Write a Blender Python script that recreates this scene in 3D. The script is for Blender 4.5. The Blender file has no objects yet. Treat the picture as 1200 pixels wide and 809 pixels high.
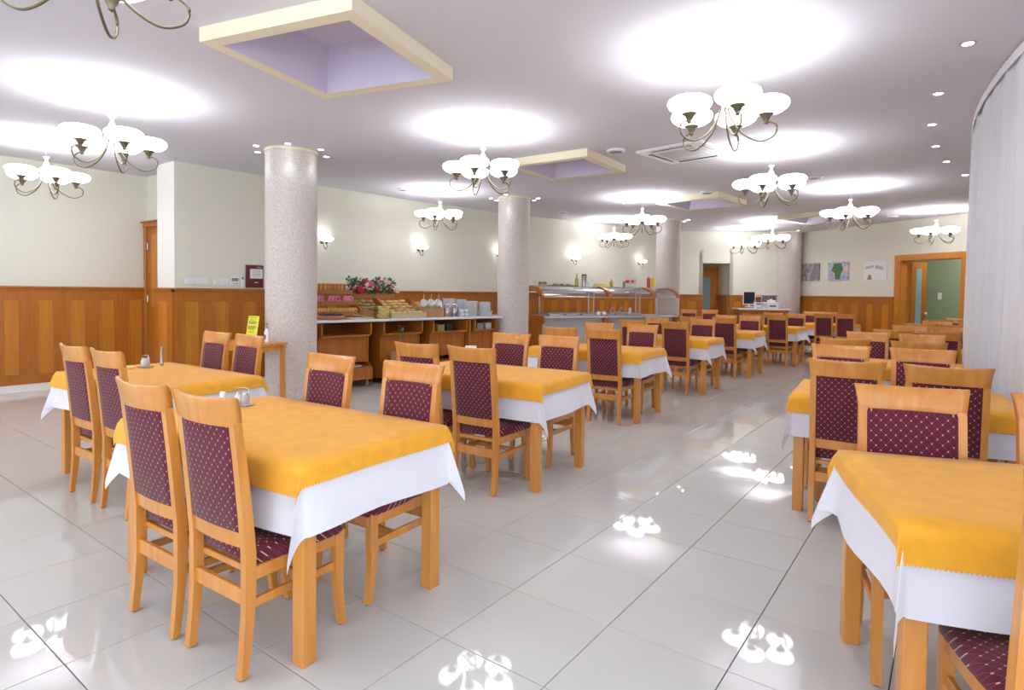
import bpy, bmesh, math, random
from mathutils import Vector, Matrix
R = math.radians
random.seed(7)
ORD = ['first', 'second', 'third', 'fourth', 'fifth', 'sixth', 'seventh', 'eighth', 'ninth', 'tenth', 'eleventh', 'twelfth', 'thirteenth', 'fourteenth', 'fifteenth', 'sixteenth', 'seventeenth', 'eighteenth', 'nineteenth', 'twentieth', 'twenty-first', 'twenty-second']
scn = bpy.context.scene
COL = scn.collection

# ------------------------------------------------------------------ camera
cam_d = bpy.data.cameras.new('camera'); cam = bpy.data.objects.new('camera', cam_d); COL.objects.link(cam)
F_PX, PP_V, ROLL = 695.3, 364.0, 0.012
Rv = Vector((0.80237584, 0.59681908, 0)); Fv = Vector((-0.59655053, 0.8020148, -0.0299955)); Uv = Vector((-0.01790189, 0.02406766, 0.99955003))
cx_ = Rv*math.cos(ROLL) + Uv*math.sin(ROLL); cy_ = Uv*math.cos(ROLL) - Rv*math.sin(ROLL)
m = Matrix((cx_, cy_, -Fv)).transposed().to_4x4(); m.translation = Vector((0, 0, 1.41))
cam.matrix_world = m
cam_d.sensor_fit = 'HORIZONTAL'; cam_d.sensor_width = 36.0; cam_d.lens = F_PX/1200*36
cam_d.shift_y = -(404.5-PP_V)/1200; cam_d.clip_start = 0.05; cam_d.clip_end = 200
scn.camera = cam

# ------------------------------------------------------------------ world, exposure
w = bpy.data.worlds.new('world'); scn.world = w; w.use_nodes = True
w.node_tree.nodes['Background'].inputs[0].default_value = (0.84, 0.91, 1.0, 1)
w.node_tree.nodes['Background'].inputs[1].default_value = 1.6
scn.view_settings.view_transform = 'Standard'; scn.view_settings.look = 'None'
scn.view_settings.exposure = 0.86; scn.view_settings.gamma = 1.0; scn.view_settings.use_curve_mapping = False
E_UP, E_SHADE, E_DOWN, E_SCONCE = 1.8, 4.4, 3.5, 0.22
CEIL = 3.12

# ------------------------------------------------------------------ materials
def srgb(r, g, b):
    f = lambda c: (c/255/12.92 if c/255 <= 0.04045 else ((c/255+0.055)/1.055)**2.4)
    return (f(r), f(g), f(b), 1)
MATS = {}
def mat(name, col, rough=0.5, metal=0.0, coat=0.0, emit=0.0, spec=0.5, noise=None, bump=0.0, sheen=0.0, alpha=None, trans=0.0):
    m_ = bpy.data.materials.new(name); m_.use_nodes = True; nt = m_.node_tree; b = nt.nodes['Principled BSDF']
    b.inputs['Base Color'].default_value = col; b.inputs['Roughness'].default_value = rough
    b.inputs['Metallic'].default_value = metal; b.inputs['Coat Weight'].default_value = coat
    b.inputs['Specular IOR Level'].default_value = spec; b.inputs['Sheen Weight'].default_value = sheen
    b.inputs['Transmission Weight'].default_value = trans
    if emit: b.inputs['Emission Color'].default_value = (0.97, 0.98, 1.0, 1); b.inputs['Emission Strength'].default_value = emit
    if noise or bump:
        tc = nt.nodes.new('ShaderNodeTexCoord'); nz = nt.nodes.new('ShaderNodeTexNoise')
        sc, amt = noise if noise else (40, 0)
        nz.inputs['Scale'].default_value = sc; nz.inputs['Detail'].default_value = 4
        nt.links.new(tc.outputs['Object'], nz.inputs['Vector'])
        if amt:
            mx = nt.nodes.new('ShaderNodeMix'); mx.data_type = 'RGBA'; mx.blend_type = 'MULTIPLY'
            mx.inputs[0].default_value = 1.0; mx.inputs[6].default_value = col
            mr = nt.nodes.new('ShaderNodeMapRange'); mr.inputs[1].default_value = 0.3; mr.inputs[2].default_value = 0.7
            mr.inputs[3].default_value = 1-amt; mr.inputs[4].default_value = 1+amt*0.5
            nt.links.new(nz.outputs['Fac'], mr.inputs[0]); nt.links.new(mr.outputs[0], mx.inputs[7])
            nt.links.new(mx.outputs[2], b.inputs['Base Color'])
        if bump:
            bp = nt.nodes.new('ShaderNodeBump'); bp.inputs['Strength'].default_value = bump; bp.inputs['Distance'].default_value = 0.01
            nt.links.new(nz.outputs['Fac'], bp.inputs['Height']); nt.links.new(bp.outputs[0], b.inputs['Normal'])
    MATS[name] = m_
    return m_
def wood(name, c1, c2, rough=0.35, coat=0.25, axis=(1, 1, 0.08), sc=14):
    m_ = bpy.data.materials.new(name); m_.use_nodes = True; nt = m_.node_tree; b = nt.nodes['Principled BSDF']
    tc = nt.nodes.new('ShaderNodeTexCoord'); mp = nt.nodes.new('ShaderNodeMapping'); nz = nt.nodes.new('ShaderNodeTexNoise')
    oi = nt.nodes.new('ShaderNodeObjectInfo'); ad = nt.nodes.new('ShaderNodeVectorMath'); ad.operation = 'ADD'
    mp.inputs['Scale'].default_value = axis; nz.inputs['Scale'].default_value = sc; nz.inputs['Detail'].default_value = 5; nz.inputs['Distortion'].default_value = 1.2
    nt.links.new(tc.outputs['Object'], mp.inputs[0]); nt.links.new(mp.outputs[0], ad.inputs[0]); nt.links.new(oi.outputs['Random'], ad.inputs[1])
    nt.links.new(ad.outputs[0], nz.inputs['Vector'])
    rp = nt.nodes.new('ShaderNodeValToRGB'); rp.color_ramp.elements[0].position = 0.3; rp.color_ramp.elements[1].position = 0.7
    rp.color_ramp.elements[0].color = c1; rp.color_ramp.elements[1].color = c2
    nt.links.new(nz.outputs['Fac'], rp.inputs[0]); nt.links.new(rp.outputs[0], b.inputs['Base Color'])
    b.inputs['Roughness'].default_value = rough; b.inputs['Coat Weight'].default_value = coat; b.inputs['Coat Roughness'].default_value = 0.2
    MATS[name] = m_
    return m_
def fabric_dots():
    m_ = bpy.data.materials.new('burgundy_fabric'); m_.use_nodes = True; nt = m_.node_tree; b = nt.nodes['Principled BSDF']
    N = nt.nodes.new; L = nt.links.new
    tc = N('ShaderNodeTexCoord'); sp = N('ShaderNodeSeparateXYZ'); L(tc.outputs['Object'], sp.inputs[0])
    def mth(op, a, b_=None):
        n = N('ShaderNodeMath'); n.operation = op
        for i, v in ((0, a), (1, b_)):
            if v is None: continue
            if isinstance(v, (int, float)): n.inputs[i].default_value = v
            else: L(v, n.inputs[i])
        return n.outputs[0]
    yz = mth('ADD', sp.outputs[1], sp.outputs[2])
    k = 1/0.0255
    u = mth('MULTIPLY', mth('ADD', sp.outputs[0], yz), k*0.7); v = mth('MULTIPLY', mth('SUBTRACT', sp.outputs[0], yz), k*0.7)
    fu = mth('ABSOLUTE', mth('SUBTRACT', mth('FRACT', u), 0.5)); fv = mth('ABSOLUTE', mth('SUBTRACT', mth('FRACT', v), 0.5))
    dots = mth('LESS_THAN', mth('ADD', fu, fv), 0.13)
    line = mth('LESS_THAN', mth('MINIMUM', fu, fv), 0.05)
    nz = N('ShaderNodeTexNoise'); nz.inputs['Scale'].default_value = 120; L(tc.outputs['Object'], nz.inputs['Vector'])
    m1 = N('ShaderNodeMix'); m1.data_type = 'RGBA'; m1.inputs[6].default_value = srgb(96, 22, 44); m1.inputs[7].default_value = srgb(122, 50, 68); L(line, m1.inputs[0])
    m2 = N('ShaderNodeMix'); m2.data_type = 'RGBA'; m2.inputs[7].default_value = srgb(215, 185, 150); L(m1.outputs[2], m2.inputs[6]); L(dots, m2.inputs[0])
    L(m2.outputs[2], b.inputs['Base Color']); b.inputs['Roughness'].default_value = 0.9; b.inputs['Sheen Weight'].default_value = 0.15
    bp = N('ShaderNodeBump'); bp.inputs['Strength'].default_value = 0.2; bp.inputs['Distance'].default_value = 0.003; L(nz.outputs['Fac'], bp.inputs['Height']); L(bp.outputs[0], b.inputs['Normal'])
    MATS['fabric'] = m_
OAK = wood('chair_wood', srgb(208, 134, 56), srgb(226, 156, 76), 0.32, 0.3)
WF = wood('wainscot_frame_wood', srgb(170, 98, 24), srgb(186, 112, 32), 0.4, 0.15)
WP = wood('wainscot_panel_wood', srgb(194, 118, 30), srgb(208, 134, 40), 0.38, 0.15)
WD = wood('buffet_wood', srgb(172, 100, 36), srgb(196, 120, 48), 0.35, 0.2)
WDD = wood('buffet_inner_wood', srgb(120, 66, 22), srgb(142, 80, 30), 0.5, 0.0)
fabric_dots()
mat('wall', srgb(232, 229, 212), 0.9, noise=(60, 0.03), bump=0.05)
mat('ceiling', srgb(216, 213, 222), 0.95)
mat('coffer_cream', srgb(238, 228, 200), 0.85)
mat('coffer_lavender', srgb(206, 198, 220), 0.9)
mat('skirting_lit_corner_white', srgb(240, 238, 230), 0.8)
mat('white_cloth', srgb(240, 238, 246), 0.85, sheen=0.2, noise=(6, 0.02))
mat('orange_cloth', srgb(252, 178, 40), 0.7, sheen=0.15, noise=(14, 0.08))
mat('brass', srgb(112, 102, 84), 0.42, metal=0.6)
mat('cream_metal', srgb(240, 228, 196), 0.4, metal=0.0, coat=0.3)
mat('shade_glass', (1, 1, 1, 1), 0.3, emit=E_SHADE)
mat('wall_lamp_glass', (1, 1, 1, 1), 0.3, emit=1.5)
mat('lamp_disc', (1, 1, 1, 1), 0.3, emit=12)
mat('steel', srgb(200, 200, 205), 0.3, metal=0.9)
mat('grey_panel', srgb(188, 186, 182), 0.4)
mat('white_top', srgb(236, 236, 242), 0.15, coat=0.4)
mat('white_plastic', srgb(238, 238, 240), 0.35)
mat('grey_plastic', srgb(140, 142, 146), 0.4)
mat('dark_plastic', srgb(36, 38, 44), 0.3)
mat('glide', srgb(110, 108, 104), 0.5)
mat('ceramic', srgb(236, 238, 240), 0.12, coat=0.3)
mat('plate_grey', srgb(232, 234, 238), 0.2, coat=0.2)
mat('wicker', srgb(196, 134, 84), 0.7, noise=(160, 0.35), bump=0.6)
mat('wicker_cream', srgb(222, 206, 160), 0.7, noise=(160, 0.2), bump=0.6)
mat('bread', srgb(230, 176, 100), 0.8, noise=(30, 0.25))
mat('toast', srgb(228, 160, 90), 0.85, noise=(45, 0.35))
mat('roll_pale', srgb(226, 190, 122), 0.8, noise=(18, 0.25))
mat('roll_green', srgb(170, 150, 96), 0.8, noise=(22, 0.3))
mat('pink_icing', srgb(222, 128, 160), 0.35, coat=0.3)
mat('dark_berry', srgb(70, 62, 100), 0.5, noise=(90, 0.5))
mat('napkin_yellow', srgb(255, 238, 150), 0.7)
mat('leaf', srgb(88, 130, 80), 0.6, noise=(20, 0.3))
mat('petal_red', srgb(196, 30, 70), 0.6)
mat('petal_pink', srgb(226, 110, 150), 0.6)
mat('petal_pale', srgb(240, 196, 180), 0.6)
mat('paper', srgb(240, 240, 238), 0.8)
mat('yellow_paper', srgb(238, 232, 62), 0.7)
mat('ink', srgb(90, 90, 80), 0.8)
mat('maroon', srgb(96, 26, 30), 0.45)
mat('oil', srgb(186, 178, 70), 0.15, coat=0.5)
mat('ketchup', srgb(206, 44, 40), 0.35)
mat('mustard', srgb(222, 216, 40), 0.35)
mat('pinkcereal', srgb(190, 150, 140), 0.8, noise=(120, 0.4))
mat('screen', srgb(26, 28, 34), 0.1, coat=0.4)
mat('lcd', srgb(120, 134, 120), 0.3)
mat('green_wall', srgb(146, 158, 126), 0.9)
mat('frosted', srgb(140, 170, 170), 0.3)
mat('grout', srgb(66, 56, 50), 0.9)
mat('cardboard', srgb(190, 150, 100), 0.9)
mat('tile', srgb(214, 213, 207), 0.03, noise=(2.2, 0.02), spec=0.34)
mat('sauce', srgb(200, 60, 30), 0.3)
def glassy(name, col, a):
    m_ = bpy.data.materials.new(name); m_.use_nodes = True; nt = m_.node_tree
    out = nt.nodes['Material Output']; nt.nodes.remove(nt.nodes['Principled BSDF'])
    t = nt.nodes.new('ShaderNodeBsdfTransparent'); g = nt.nodes.new('ShaderNodeBsdfGlossy'); mx = nt.nodes.new('ShaderNodeMixShader')
    t.inputs[0].default_value = col; g.inputs['Roughness'].default_value = 0.08; mx.inputs[0].default_value = a
    nt.links.new(t.outputs[0], mx.inputs[1]); nt.links.new(g.outputs[0], mx.inputs[2]); nt.links.new(mx.outputs[0], out.inputs[0]); MATS[name] = m_
glassy('clear_acrylic', (0.86, 0.86, 0.92, 1), 0.38)
def column_mat():
    m_ = bpy.data.materials.new('column_stipple'); m_.use_nodes = True; nt = m_.node_tree; b = nt.nodes['Principled BSDF']
    tc = nt.nodes.new('ShaderNodeTexCoord'); nz = nt.nodes.new('ShaderNodeTexNoise'); nz.inputs['Scale'].default_value = 105; nz.inputs['Detail'].default_value = 2
    nt.links.new(tc.outputs['Object'], nz.inputs['Vector'])
    rp = nt.nodes.new('ShaderNodeValToRGB'); e = rp.color_ramp.elements
    e[0].position = 0.36; e[0].color = srgb(184, 168, 158); e[1].position = 0.52; e[1].color = srgb(221, 212, 205)
    nt.links.new(nz.outputs['Fac'], rp.inputs[0]); nt.links.new(rp.outputs[0], b.inputs['Base Color']); b.inputs['Roughness'].default_value = 0.9
    bp = nt.nodes.new('ShaderNodeBump'); bp.inputs['Strength'].default_value = 0.5; bp.inputs['Distance'].default_value = 0.004
    nt.links.new(nz.outputs['Fac'], bp.inputs['Height']); nt.links.new(bp.outputs[0], b.inputs['Normal']); MATS['column'] = m_
column_mat()
def curtain_mat():
    m_ = bpy.data.materials.new('sheer_curtain'); m_.use_nodes = True; nt = m_.node_tree
    out = nt.nodes['Material Output']; nt.nodes.remove(nt.nodes['Principled BSDF'])
    d = nt.nodes.new('ShaderNodeBsdfDiffuse'); t = nt.nodes.new('ShaderNodeBsdfTranslucent'); mx = nt.nodes.new('ShaderNodeMixShader')
    d.inputs[0].default_value = srgb(246, 246, 252); t.inputs[0].default_value = srgb(246, 246, 252); mx.inputs[0].default_value = 0.3
    nt.links.new(d.outputs[0], mx.inputs[1]); nt.links.new(t.outputs[0], mx.inputs[2]); nt.links.new(mx.outputs[0], out.inputs[0]); MATS['curtain'] = m_
curtain_mat()
def print_mat(name, cols, sc):
    m_ = bpy.data.materials.new(name); m_.use_nodes = True; nt = m_.node_tree; b = nt.nodes['Principled BSDF']
    tc = nt.nodes.new('ShaderNodeTexCoord'); nz = nt.nodes.new('ShaderNodeTexNoise'); nz.inputs['Scale'].default_value = sc; nz.inputs['Detail'].default_value = 6
    nt.links.new(tc.outputs['Object'], nz.inputs['Vector']); rp = nt.nodes.new('ShaderNodeValToRGB'); rp.color_ramp.interpolation = 'LINEAR'
    e = rp.color_ramp.elements; e[0].position = 0.35; e[0].color = cols[0]; e[1].position = 0.65; e[1].color = cols[-1]
    for i, c_ in enumerate(cols[1:-1]): n_ = e.new(0.35+0.3*(i+1)/(len(cols)-1)); n_.color = c_
    nt.links.new(nz.outputs['Fac'], rp.inputs[0]); nt.links.new(rp.outputs[0], b.inputs['Base Color']); b.inputs['Roughness'].default_value = 0.6; MATS[name] = m_
print_mat('print_rock', [srgb(120, 110, 112), srgb(170, 160, 160), srgb(205, 196, 196)], 9)
print_mat('print_hills', [srgb(150, 150, 176), srgb(196, 200, 214), srgb(176, 186, 196)], 8)
print_mat('print_colour', [srgb(150, 40, 30), srgb(60, 60, 90), srgb(190, 180, 200)], 30)

# ------------------------------------------------------------------ mesh builder
class MB:
    def __init__(s): s.v = []; s.f = []; s.sm = []
    def add(s, vs, fs, smooth=False):
        n = len(s.v); s.v += [tuple(v) for v in vs]
        for f in fs: s.f.append([i+n for i in f]); s.sm.append(smooth)
        return s
    def box(s, c, d, ch=0.0, rz=0.0, M=None):
        hx, hy, hz = d[0]/2, d[1]/2, d[2]/2
        T = Matrix.Translation(Vector(c)) @ (M if M is not None else Matrix.Rotation(rz, 4, 'Z'))
        if ch <= 0:
            vs = [T @ Vector((x*hx, y*hy, z*hz)) for x in (-1, 1) for y in (-1, 1) for z in (-1, 1)]
            return s.add(vs, [(0, 1, 3, 2), (4, 6, 7, 5), (0, 4, 5, 1), (2, 3, 7, 6), (0, 2, 6, 4), (1, 5, 7, 3)])
        ch = min(ch, hx*0.9, hy*0.9, hz*0.9); vs = []; idx = {}
        for x in (-1, 1):
            for y in (-1, 1):
                for z in (-1, 1):
                    for a in range(3):
                        p = [x*(hx-ch), y*(hy-ch), z*(hz-ch)]; p[a] = (x, y, z)[a]*(hx, hy, hz)[a]
                        idx[(x, y, z, a)] = len(vs); vs.append(T @ Vector(p))
        fs = []
        for sg in (-1, 1):
            q = [(-1, -1), (1, -1), (1, 1), (-1, 1)]
            q = q if sg > 0 else q[::-1]
            fs.append([idx[(sg, a, b, 0)] for a, b in q]); fs.append([idx[(b, sg, a, 1)] for a, b in q]); fs.append([idx[(a, b, sg, 2)] for a, b in q])
        for a in (-1, 1):
            for b in (-1, 1):
                fs.append([idx[(-1, a, b, 1)], idx[(1, a, b, 1)], idx[(1, a, b, 2)], idx[(-1, a, b, 2)]][::(1 if a*b < 0 else -1)])
                fs.append([idx[(a, -1, b, 0)], idx[(a, 1, b, 0)], idx[(a, 1, b, 2)], idx[(a, -1, b, 2)]][::(1 if a*b > 0 else -1)])
                fs.append([idx[(a, b, -1, 0)], idx[(a, b, 1, 0)], idx[(a, b, 1, 1)], idx[(a, b, -1, 1)]][::(1 if a*b < 0 else -1)])
        for x in (-1, 1):
            for y in (-1, 1):
                for z in (-1, 1): fs.append([idx[(x, y, z, a)] for a in range(3)][::(1 if x*y*z > 0 else -1)])
        return s.add(vs, fs)
    def rings(s, rs, closed=True, cap=True, smooth=True):
        n = len(rs[0]); vs = [p for r in rs for p in r]; fs = []
        for i in range(len(rs)-1):
            for j in range(n if closed else n-1):
                k = (j+1) % n; fs.append((i*n+j, i*n+k, (i+1)*n+k, (i+1)*n+j))
        s.add(vs, fs, smooth)
        if cap and closed:
            s.add(rs[0], [list(range(n))[::-1]]); s.add(rs[-1], [list(range(n))])
        return s
    def lathe(s, prof, n=16, c=(0, 0, 0), cap=True, smooth=True, sx=1, sy=1):
        return s.rings([[(c[0]+sx*r*math.cos(2*math.pi*k/n), c[1]+sy*r*math.sin(2*math.pi*k/n), c[2]+z) for k in range(n)] for r, z in prof], cap=cap, smooth=smooth)
    def tube(s, path, r, n=6, cap=True):
        P = [Vector(p) for p in path]; rs = []; up = Vector((0, 0, 1))
        for i, p in enumerate(P):
            t = (P[min(i+1, len(P)-1)]-P[max(i-1, 0)]).normalized()
            a = t.cross(up)
            if a.length < 0.05: a = t.cross(Vector((1, 0, 0)))
            a.normalize(); b = t.cross(a).normalized(); rr = r[i] if isinstance(r, (list, tuple)) else r
            rs.append([p+(a*math.cos(2*math.pi*k/n)+b*math.sin(2*math.pi*k/n))*rr for k in range(n)])
        return s.rings(rs, cap=cap)
    def ball(s, c, r, n=10, m=6, e=1.0):
        rx, ry, rz = r if isinstance(r, (list, tuple)) else (r, r, r)
        rs = []
        for i in range(1, m):
            t = math.pi*i/m
            rs.append([(c[0]+rx*math.sin(t)*math.cos(2*math.pi*k/n), c[1]+ry*math.sin(t)*math.sin(2*math.pi*k/n), c[2]-rz*math.cos(t)) for k in range(n)])
        return s.rings(rs)
    def prism(s, pts, z0, z1):
        n = len(pts)
        s.add([(x, y, z0) for x, y in pts]+[(x, y, z1) for x, y in pts], [list(range(n))[::-1], list(range(n, 2*n))]+[(i, (i+1) % n, n+(i+1) % n, n+i) for i in range(n)])
        return s
    def slab(s, pts, axis_o, ex, ez, ey, t):
        """polygon pts (a,b) in plane (ex,ez) extruded by t along ey"""
        o = Vector(axis_o); ex, ez, ey = Vector(ex), Vector(ez), Vector(ey); n = len(pts)
        A = [o+ex*a+ez*b-ey*t/2 for a, b in pts]; B = [o+ex*a+ez*b+ey*t/2 for a, b in pts]
        return s.add(A+B, [list(range(n))[::-1], list(range(n, 2*n))]+[(i, (i+1) % n, n+(i+1) % n, n+i) for i in range(n)])
    def mesh(s, name, material):
        me = bpy.data.meshes.new(name); me.from_pydata(s.v, [], s.f); me.polygons.foreach_set('use_smooth', s.sm)
        bm = bmesh.new(); bm.from_mesh(me); bmesh.ops.recalc_face_normals(bm, faces=bm.faces); bm.to_mesh(me); bm.free()
        me.materials.append(MATS[material] if isinstance(material, str) else material); me.update()
        return me
def obj(name, mb, material, parent=None, loc=(0, 0, 0), rz=0.0, label=None, kind=None):
    me = mb.mesh(name, material) if isinstance(mb, MB) else mb
    o = bpy.data.objects.new(name, me); COL.objects.link(o); o.location = loc; o.rotation_euler = (0, 0, rz)
    if parent: o.parent = parent
    if label: o['label'] = label
    if kind: o['kind'] = kind
    return o
def tag(o, label, cat, group=None):
    o['label'] = label; o['category'] = cat
    if group: o['group'] = group
    return o
def thing(name, label, cat, loc=(0, 0, 0), rz=0.0, group=None):
    o = bpy.data.objects.new(name, None); COL.objects.link(o); o.location = loc; o.rotation_euler = (0, 0, rz); o.empty_display_size = 0.1
    return tag(o, label, cat, group)
KIDS = {}
def dup(root, loc, rz, label, group=None, parent=None):
    def cp(o, p):
        c = o.copy(); COL.objects.link(c); c.parent = p
        for ch in o.children: cp(ch, c)
        return c
    r = cp(root, parent); r.location = loc; r.rotation_euler = (0, 0, rz); r['label'] = label
    if group: r['group'] = group
    return r
def struct(name, mb, material, parent=None, **k): return obj(name, mb, material, parent, kind=None if parent else 'structure', **k)
def light(name, typ, parent, loc, energy, color=(1, 0.97, 0.93), rot=(0, 0, 0), size=0.05, spot=None, blend=0.4):
    l = bpy.data.lights.new(name, typ); l.energy = energy; l.color = color; l.shadow_soft_size = size
    if spot: l.spot_size = spot; l.spot_blend = blend
    o = bpy.data.objects.new(name, l); COL.objects.link(o); o.parent = parent; o.location = loc; o.rotation_euler = rot
    return o

# ------------------------------------------------------------------ floor
T = 0.49584; GX, GY = -0.1484, 1.7497-4*0.49584
def tile_mb(): return MB().box((0, 0, -0.006), (T-0.0038, T-0.0038, 0.012), 0.0012)
floor = struct('floor', MB().box((-4.6, 8.5, -0.057), (13.4, 26, 0.1)), 'grout')
tme = tile_mb().mesh('floor_tile', 'tile')
cells = []
def uvproj(x, y, z):
    d = Vector((x, y, z-1.41)); dep = d.dot(Fv)
    return (600+F_PX*d.dot(Rv)/max(dep, .01), PP_V-F_PX*d.dot(Uv)/max(dep, .01), dep)
for i in range(-24, 5):
    for j in range(-8, 37):
        x = GX+T*(i+0.5); y = GY+T*(j+0.5)
        if x < -11.2 or x > 2.0 or y > 21: continue
        u, v, dep = uvproj(x, y, 0)
        vis = dep > 0.9 and -140 < u < 1340 and v < 1000
        cells.append((0 if vis else 1, dep if vis else 99, x, y))
cells.sort()
rest = MB()
for n_, (vz, dep, x, y) in enumerate(cells):
    if n_ < 300 and vz == 0: obj('floor_tile', tme, 'tile', floor, (x, y, 0))
    else: rest.box((x, y, -0.006), (T-0.0038, T-0.0038, 0.012))
obj('distant_floor_tiles', rest, 'tile', floor, kind='stuff')

# ------------------------------------------------------------------ walls
def wall_seg(mb, a, b, z0, z1, t=0.15, out=1):
    """vertical slab from a to b, thickness t to the left (out=1) or right of a->b"""
    a = Vector(a); b = Vector(b); d = (b-a).normalized(); n = Vector((-d.y, d.x))*out*t
    mb.prism([tuple(a), tuple(b), tuple(b+n), tuple(a+n)] if out > 0 else [tuple(b), tuple(a), tuple(a+n), tuple(b+n)], z0, z1)
WALL = [(-8.42, 3.70), (-8.36, 4.93), (-8.33, 5.93), (-8.22, 7.8), (-7.87, 9.9), (-7.60, 11.05), (-6.90, 13.2), (-6.31, 14.84), (-5.9, 15.57)]
FAR_A, FAR_B = Vector((-5.9, 15.57)), Vector((-3.37, 17.35)); FR_A, FR_B = Vector((-3.37, 17.55)), Vector((1.6, 14.10))
fd = (FAR_B-FAR_A).normalized(); fn = Vector((-fd.y, fd.x)); rd = (FR_B-FR_A).normalized(); rn = Vector((-rd.y, rd.x))
FAR_B = FAR_A+fd*3.13
mb = MB(); wall_seg(mb, (-10, -3), (-10, 4.0), 0, CEIL); struct('wall_left', mb, 'wall')
mb = MB(); wall_seg(mb, (-10, 4.0), (-8.93, 4.0), 0, CEIL); struct('wall_back_left', mb, 'wall')
mb = MB(); mb.prism([(-8.93, 3.70), (-8.42, 3.70), (-8.42, 4.2), (-8.93, 4.2)], 0, CEIL); struct('wall_corner_left', mb, 'skirting_lit_corner_white')  # whiter than the wall colour, paints in the light falling on this corner
mb = MB()
wl = [Vector(p) for p in WALL]; out = []
for i, p in enumerate(wl):
    d = (wl[min(i+1, len(wl)-1)]-wl[max(i-1, 0)]).normalized(); out.append(p+Vector((-d.y, d.x))*0.15)
for i in range(len(wl)-1):
    mb.prism([tuple(wl[i]), tuple(wl[i+1]), tuple(out[i+1]), tuple(out[i])], 0, CEIL)
struct('wall_back', mb, 'wall')
# far wall with the corridor niche
n0, n1 = 0.57, 1.28    # niche along far wall
mb = MB(); P = lambda s, d=0: tuple(FAR_A+fd*s+fn*d)
wall_seg(mb, P(0), P(n0), 0, CEIL); wall_seg(mb, P(n1), P(3.13), 0, CEIL); wall_seg(mb, P(n0), P(n1), 2.27, CEIL)
wall_seg(mb, P(n0), P(n0, 1.0), 0, 2.6, 0.1, 1); wall_seg(mb, P(n1, 1.0), P(n1), 0, 2.6, 0.1, 1); wall_seg(mb, P(n0, 1.0), P(n1, 1.0), 0, 2.6)
mb.prism([P(n0, .15), P(n1, .15), P(n1, 1.0), P(n0, 1.0)], 2.27, 2.35)
struct('wall_far', mb, 'wall')
# far right wall with door opening
Q = lambda s, d=0: tuple(FR_A+rd*s+rn*d)
d0, d1 = 2.93, 4.26
mb = MB(); wall_seg(mb, Q(-0.1), Q(d0), 0, CEIL, 0.22); wall_seg(mb, Q(d1), Q(6.3), 0, CEIL, 0.22); wall_seg(mb, Q(d0), Q(d1), 2.24, CEIL, 0.22)
struct('wall_far_right', mb, 'wall')
mb = MB(); wall_seg(mb, Q(1.0, 2.4), Q(7.0, 2.4), 0, 2.9, 0.1); wall_seg(mb, Q(1.2, .22), Q(1.2, 2.4), 0, 2.9, 0.1); wall_seg(mb, Q(6.3, 2.4), Q(6.3, .22), 0, 2.9, 0.1)
struct('wall_corridor', mb, 'green_wall')
mb = MB(); mb.prism([Q(1.0, .22), Q(6.6, .22), Q(6.6, 2.6), Q(1.0, 2.6)], 2.9, 3.0); struct('ceiling_corridor', mb, 'ceiling')
t_ = FR_A+rd*3.4+rn*1.3
cl_ = bpy.data.objects.new('added_corridor_lamp', None); COL.objects.link(cl_); cl_.location = (t_.x, t_.y, 2.9); cl_['label'] = 'added unseen ceiling lamp brightening the green corridor beyond the right doorway'; cl_['category'] = 'ceiling lamp'  # unseen fixture, added to brighten the dark corridor
obj('lamp_disc', MB().lathe([(0.14, 0), (0.15, -0.04), (0.10, -0.07), (0, -0.08)], 20), 'lamp_disc', cl_)
light('corridor_fill_bulb', 'POINT', cl_, (0, 0, -0.16), 26, size=0.1)
# right wall behind the curtain
def curtx(y): return 0.15+(y-7.4)**2/22.4
mb = MB()
ys = [2.0+1.0*i for i in range(14)]
for a, b in zip(ys[:-1], ys[1:]): wall_seg(mb, (curtx(b)+0.45, b), (curtx(a)+0.45, a), 0, CEIL)
struct('wall_right', mb, 'wall')

# ceiling with coffers
SKY = [((-3.56, 2.66), R(14), 1.22, 1.22), ((-4.09, 6.68), R(2), 1.14, 1.10), ((-3.66, 10.55), R(-6), 1.15, 1.2), ((-2.35, 13.95), R(-14), 1.15, 1.2)]
bm = bmesh.new(); edges = []
def loop(pts, z):
    vs = [bm.verts.new((x, y, z)) for x, y in pts]
    for a, b in zip(vs, vs[1:]+vs[:1]): edges.append(bm.edges.new((a, b)))
loop([(-11.2, -4.5), (2.2, -4.5), (2.2, 19), (-11.2, 19)], CEIL)
def sq(c, a, lx, ly): return [(c[0]+math.cos(a)*x-math.sin(a)*y, c[1]+math.sin(a)*x+math.cos(a)*y) for x, y in ((-lx/2, -ly/2), (lx/2, -ly/2), (lx/2, ly/2), (-lx/2, ly/2))]
for c, a, lx, ly in SKY: loop(sq(c, a, lx-0.24, ly-0.24), CEIL)
bmesh.ops.triangle_fill(bm, use_beauty=True, edges=edges)
me = bpy.data.meshes.new('ceiling'); bm.to_mesh(me); bm.free(); me.materials.append(MATS['ceiling'])
for p in me.polygons:
    if p.normal.z > 0: p.flip()
ceiling = obj('ceiling', me, 'ceiling', kind='structure')
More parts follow.
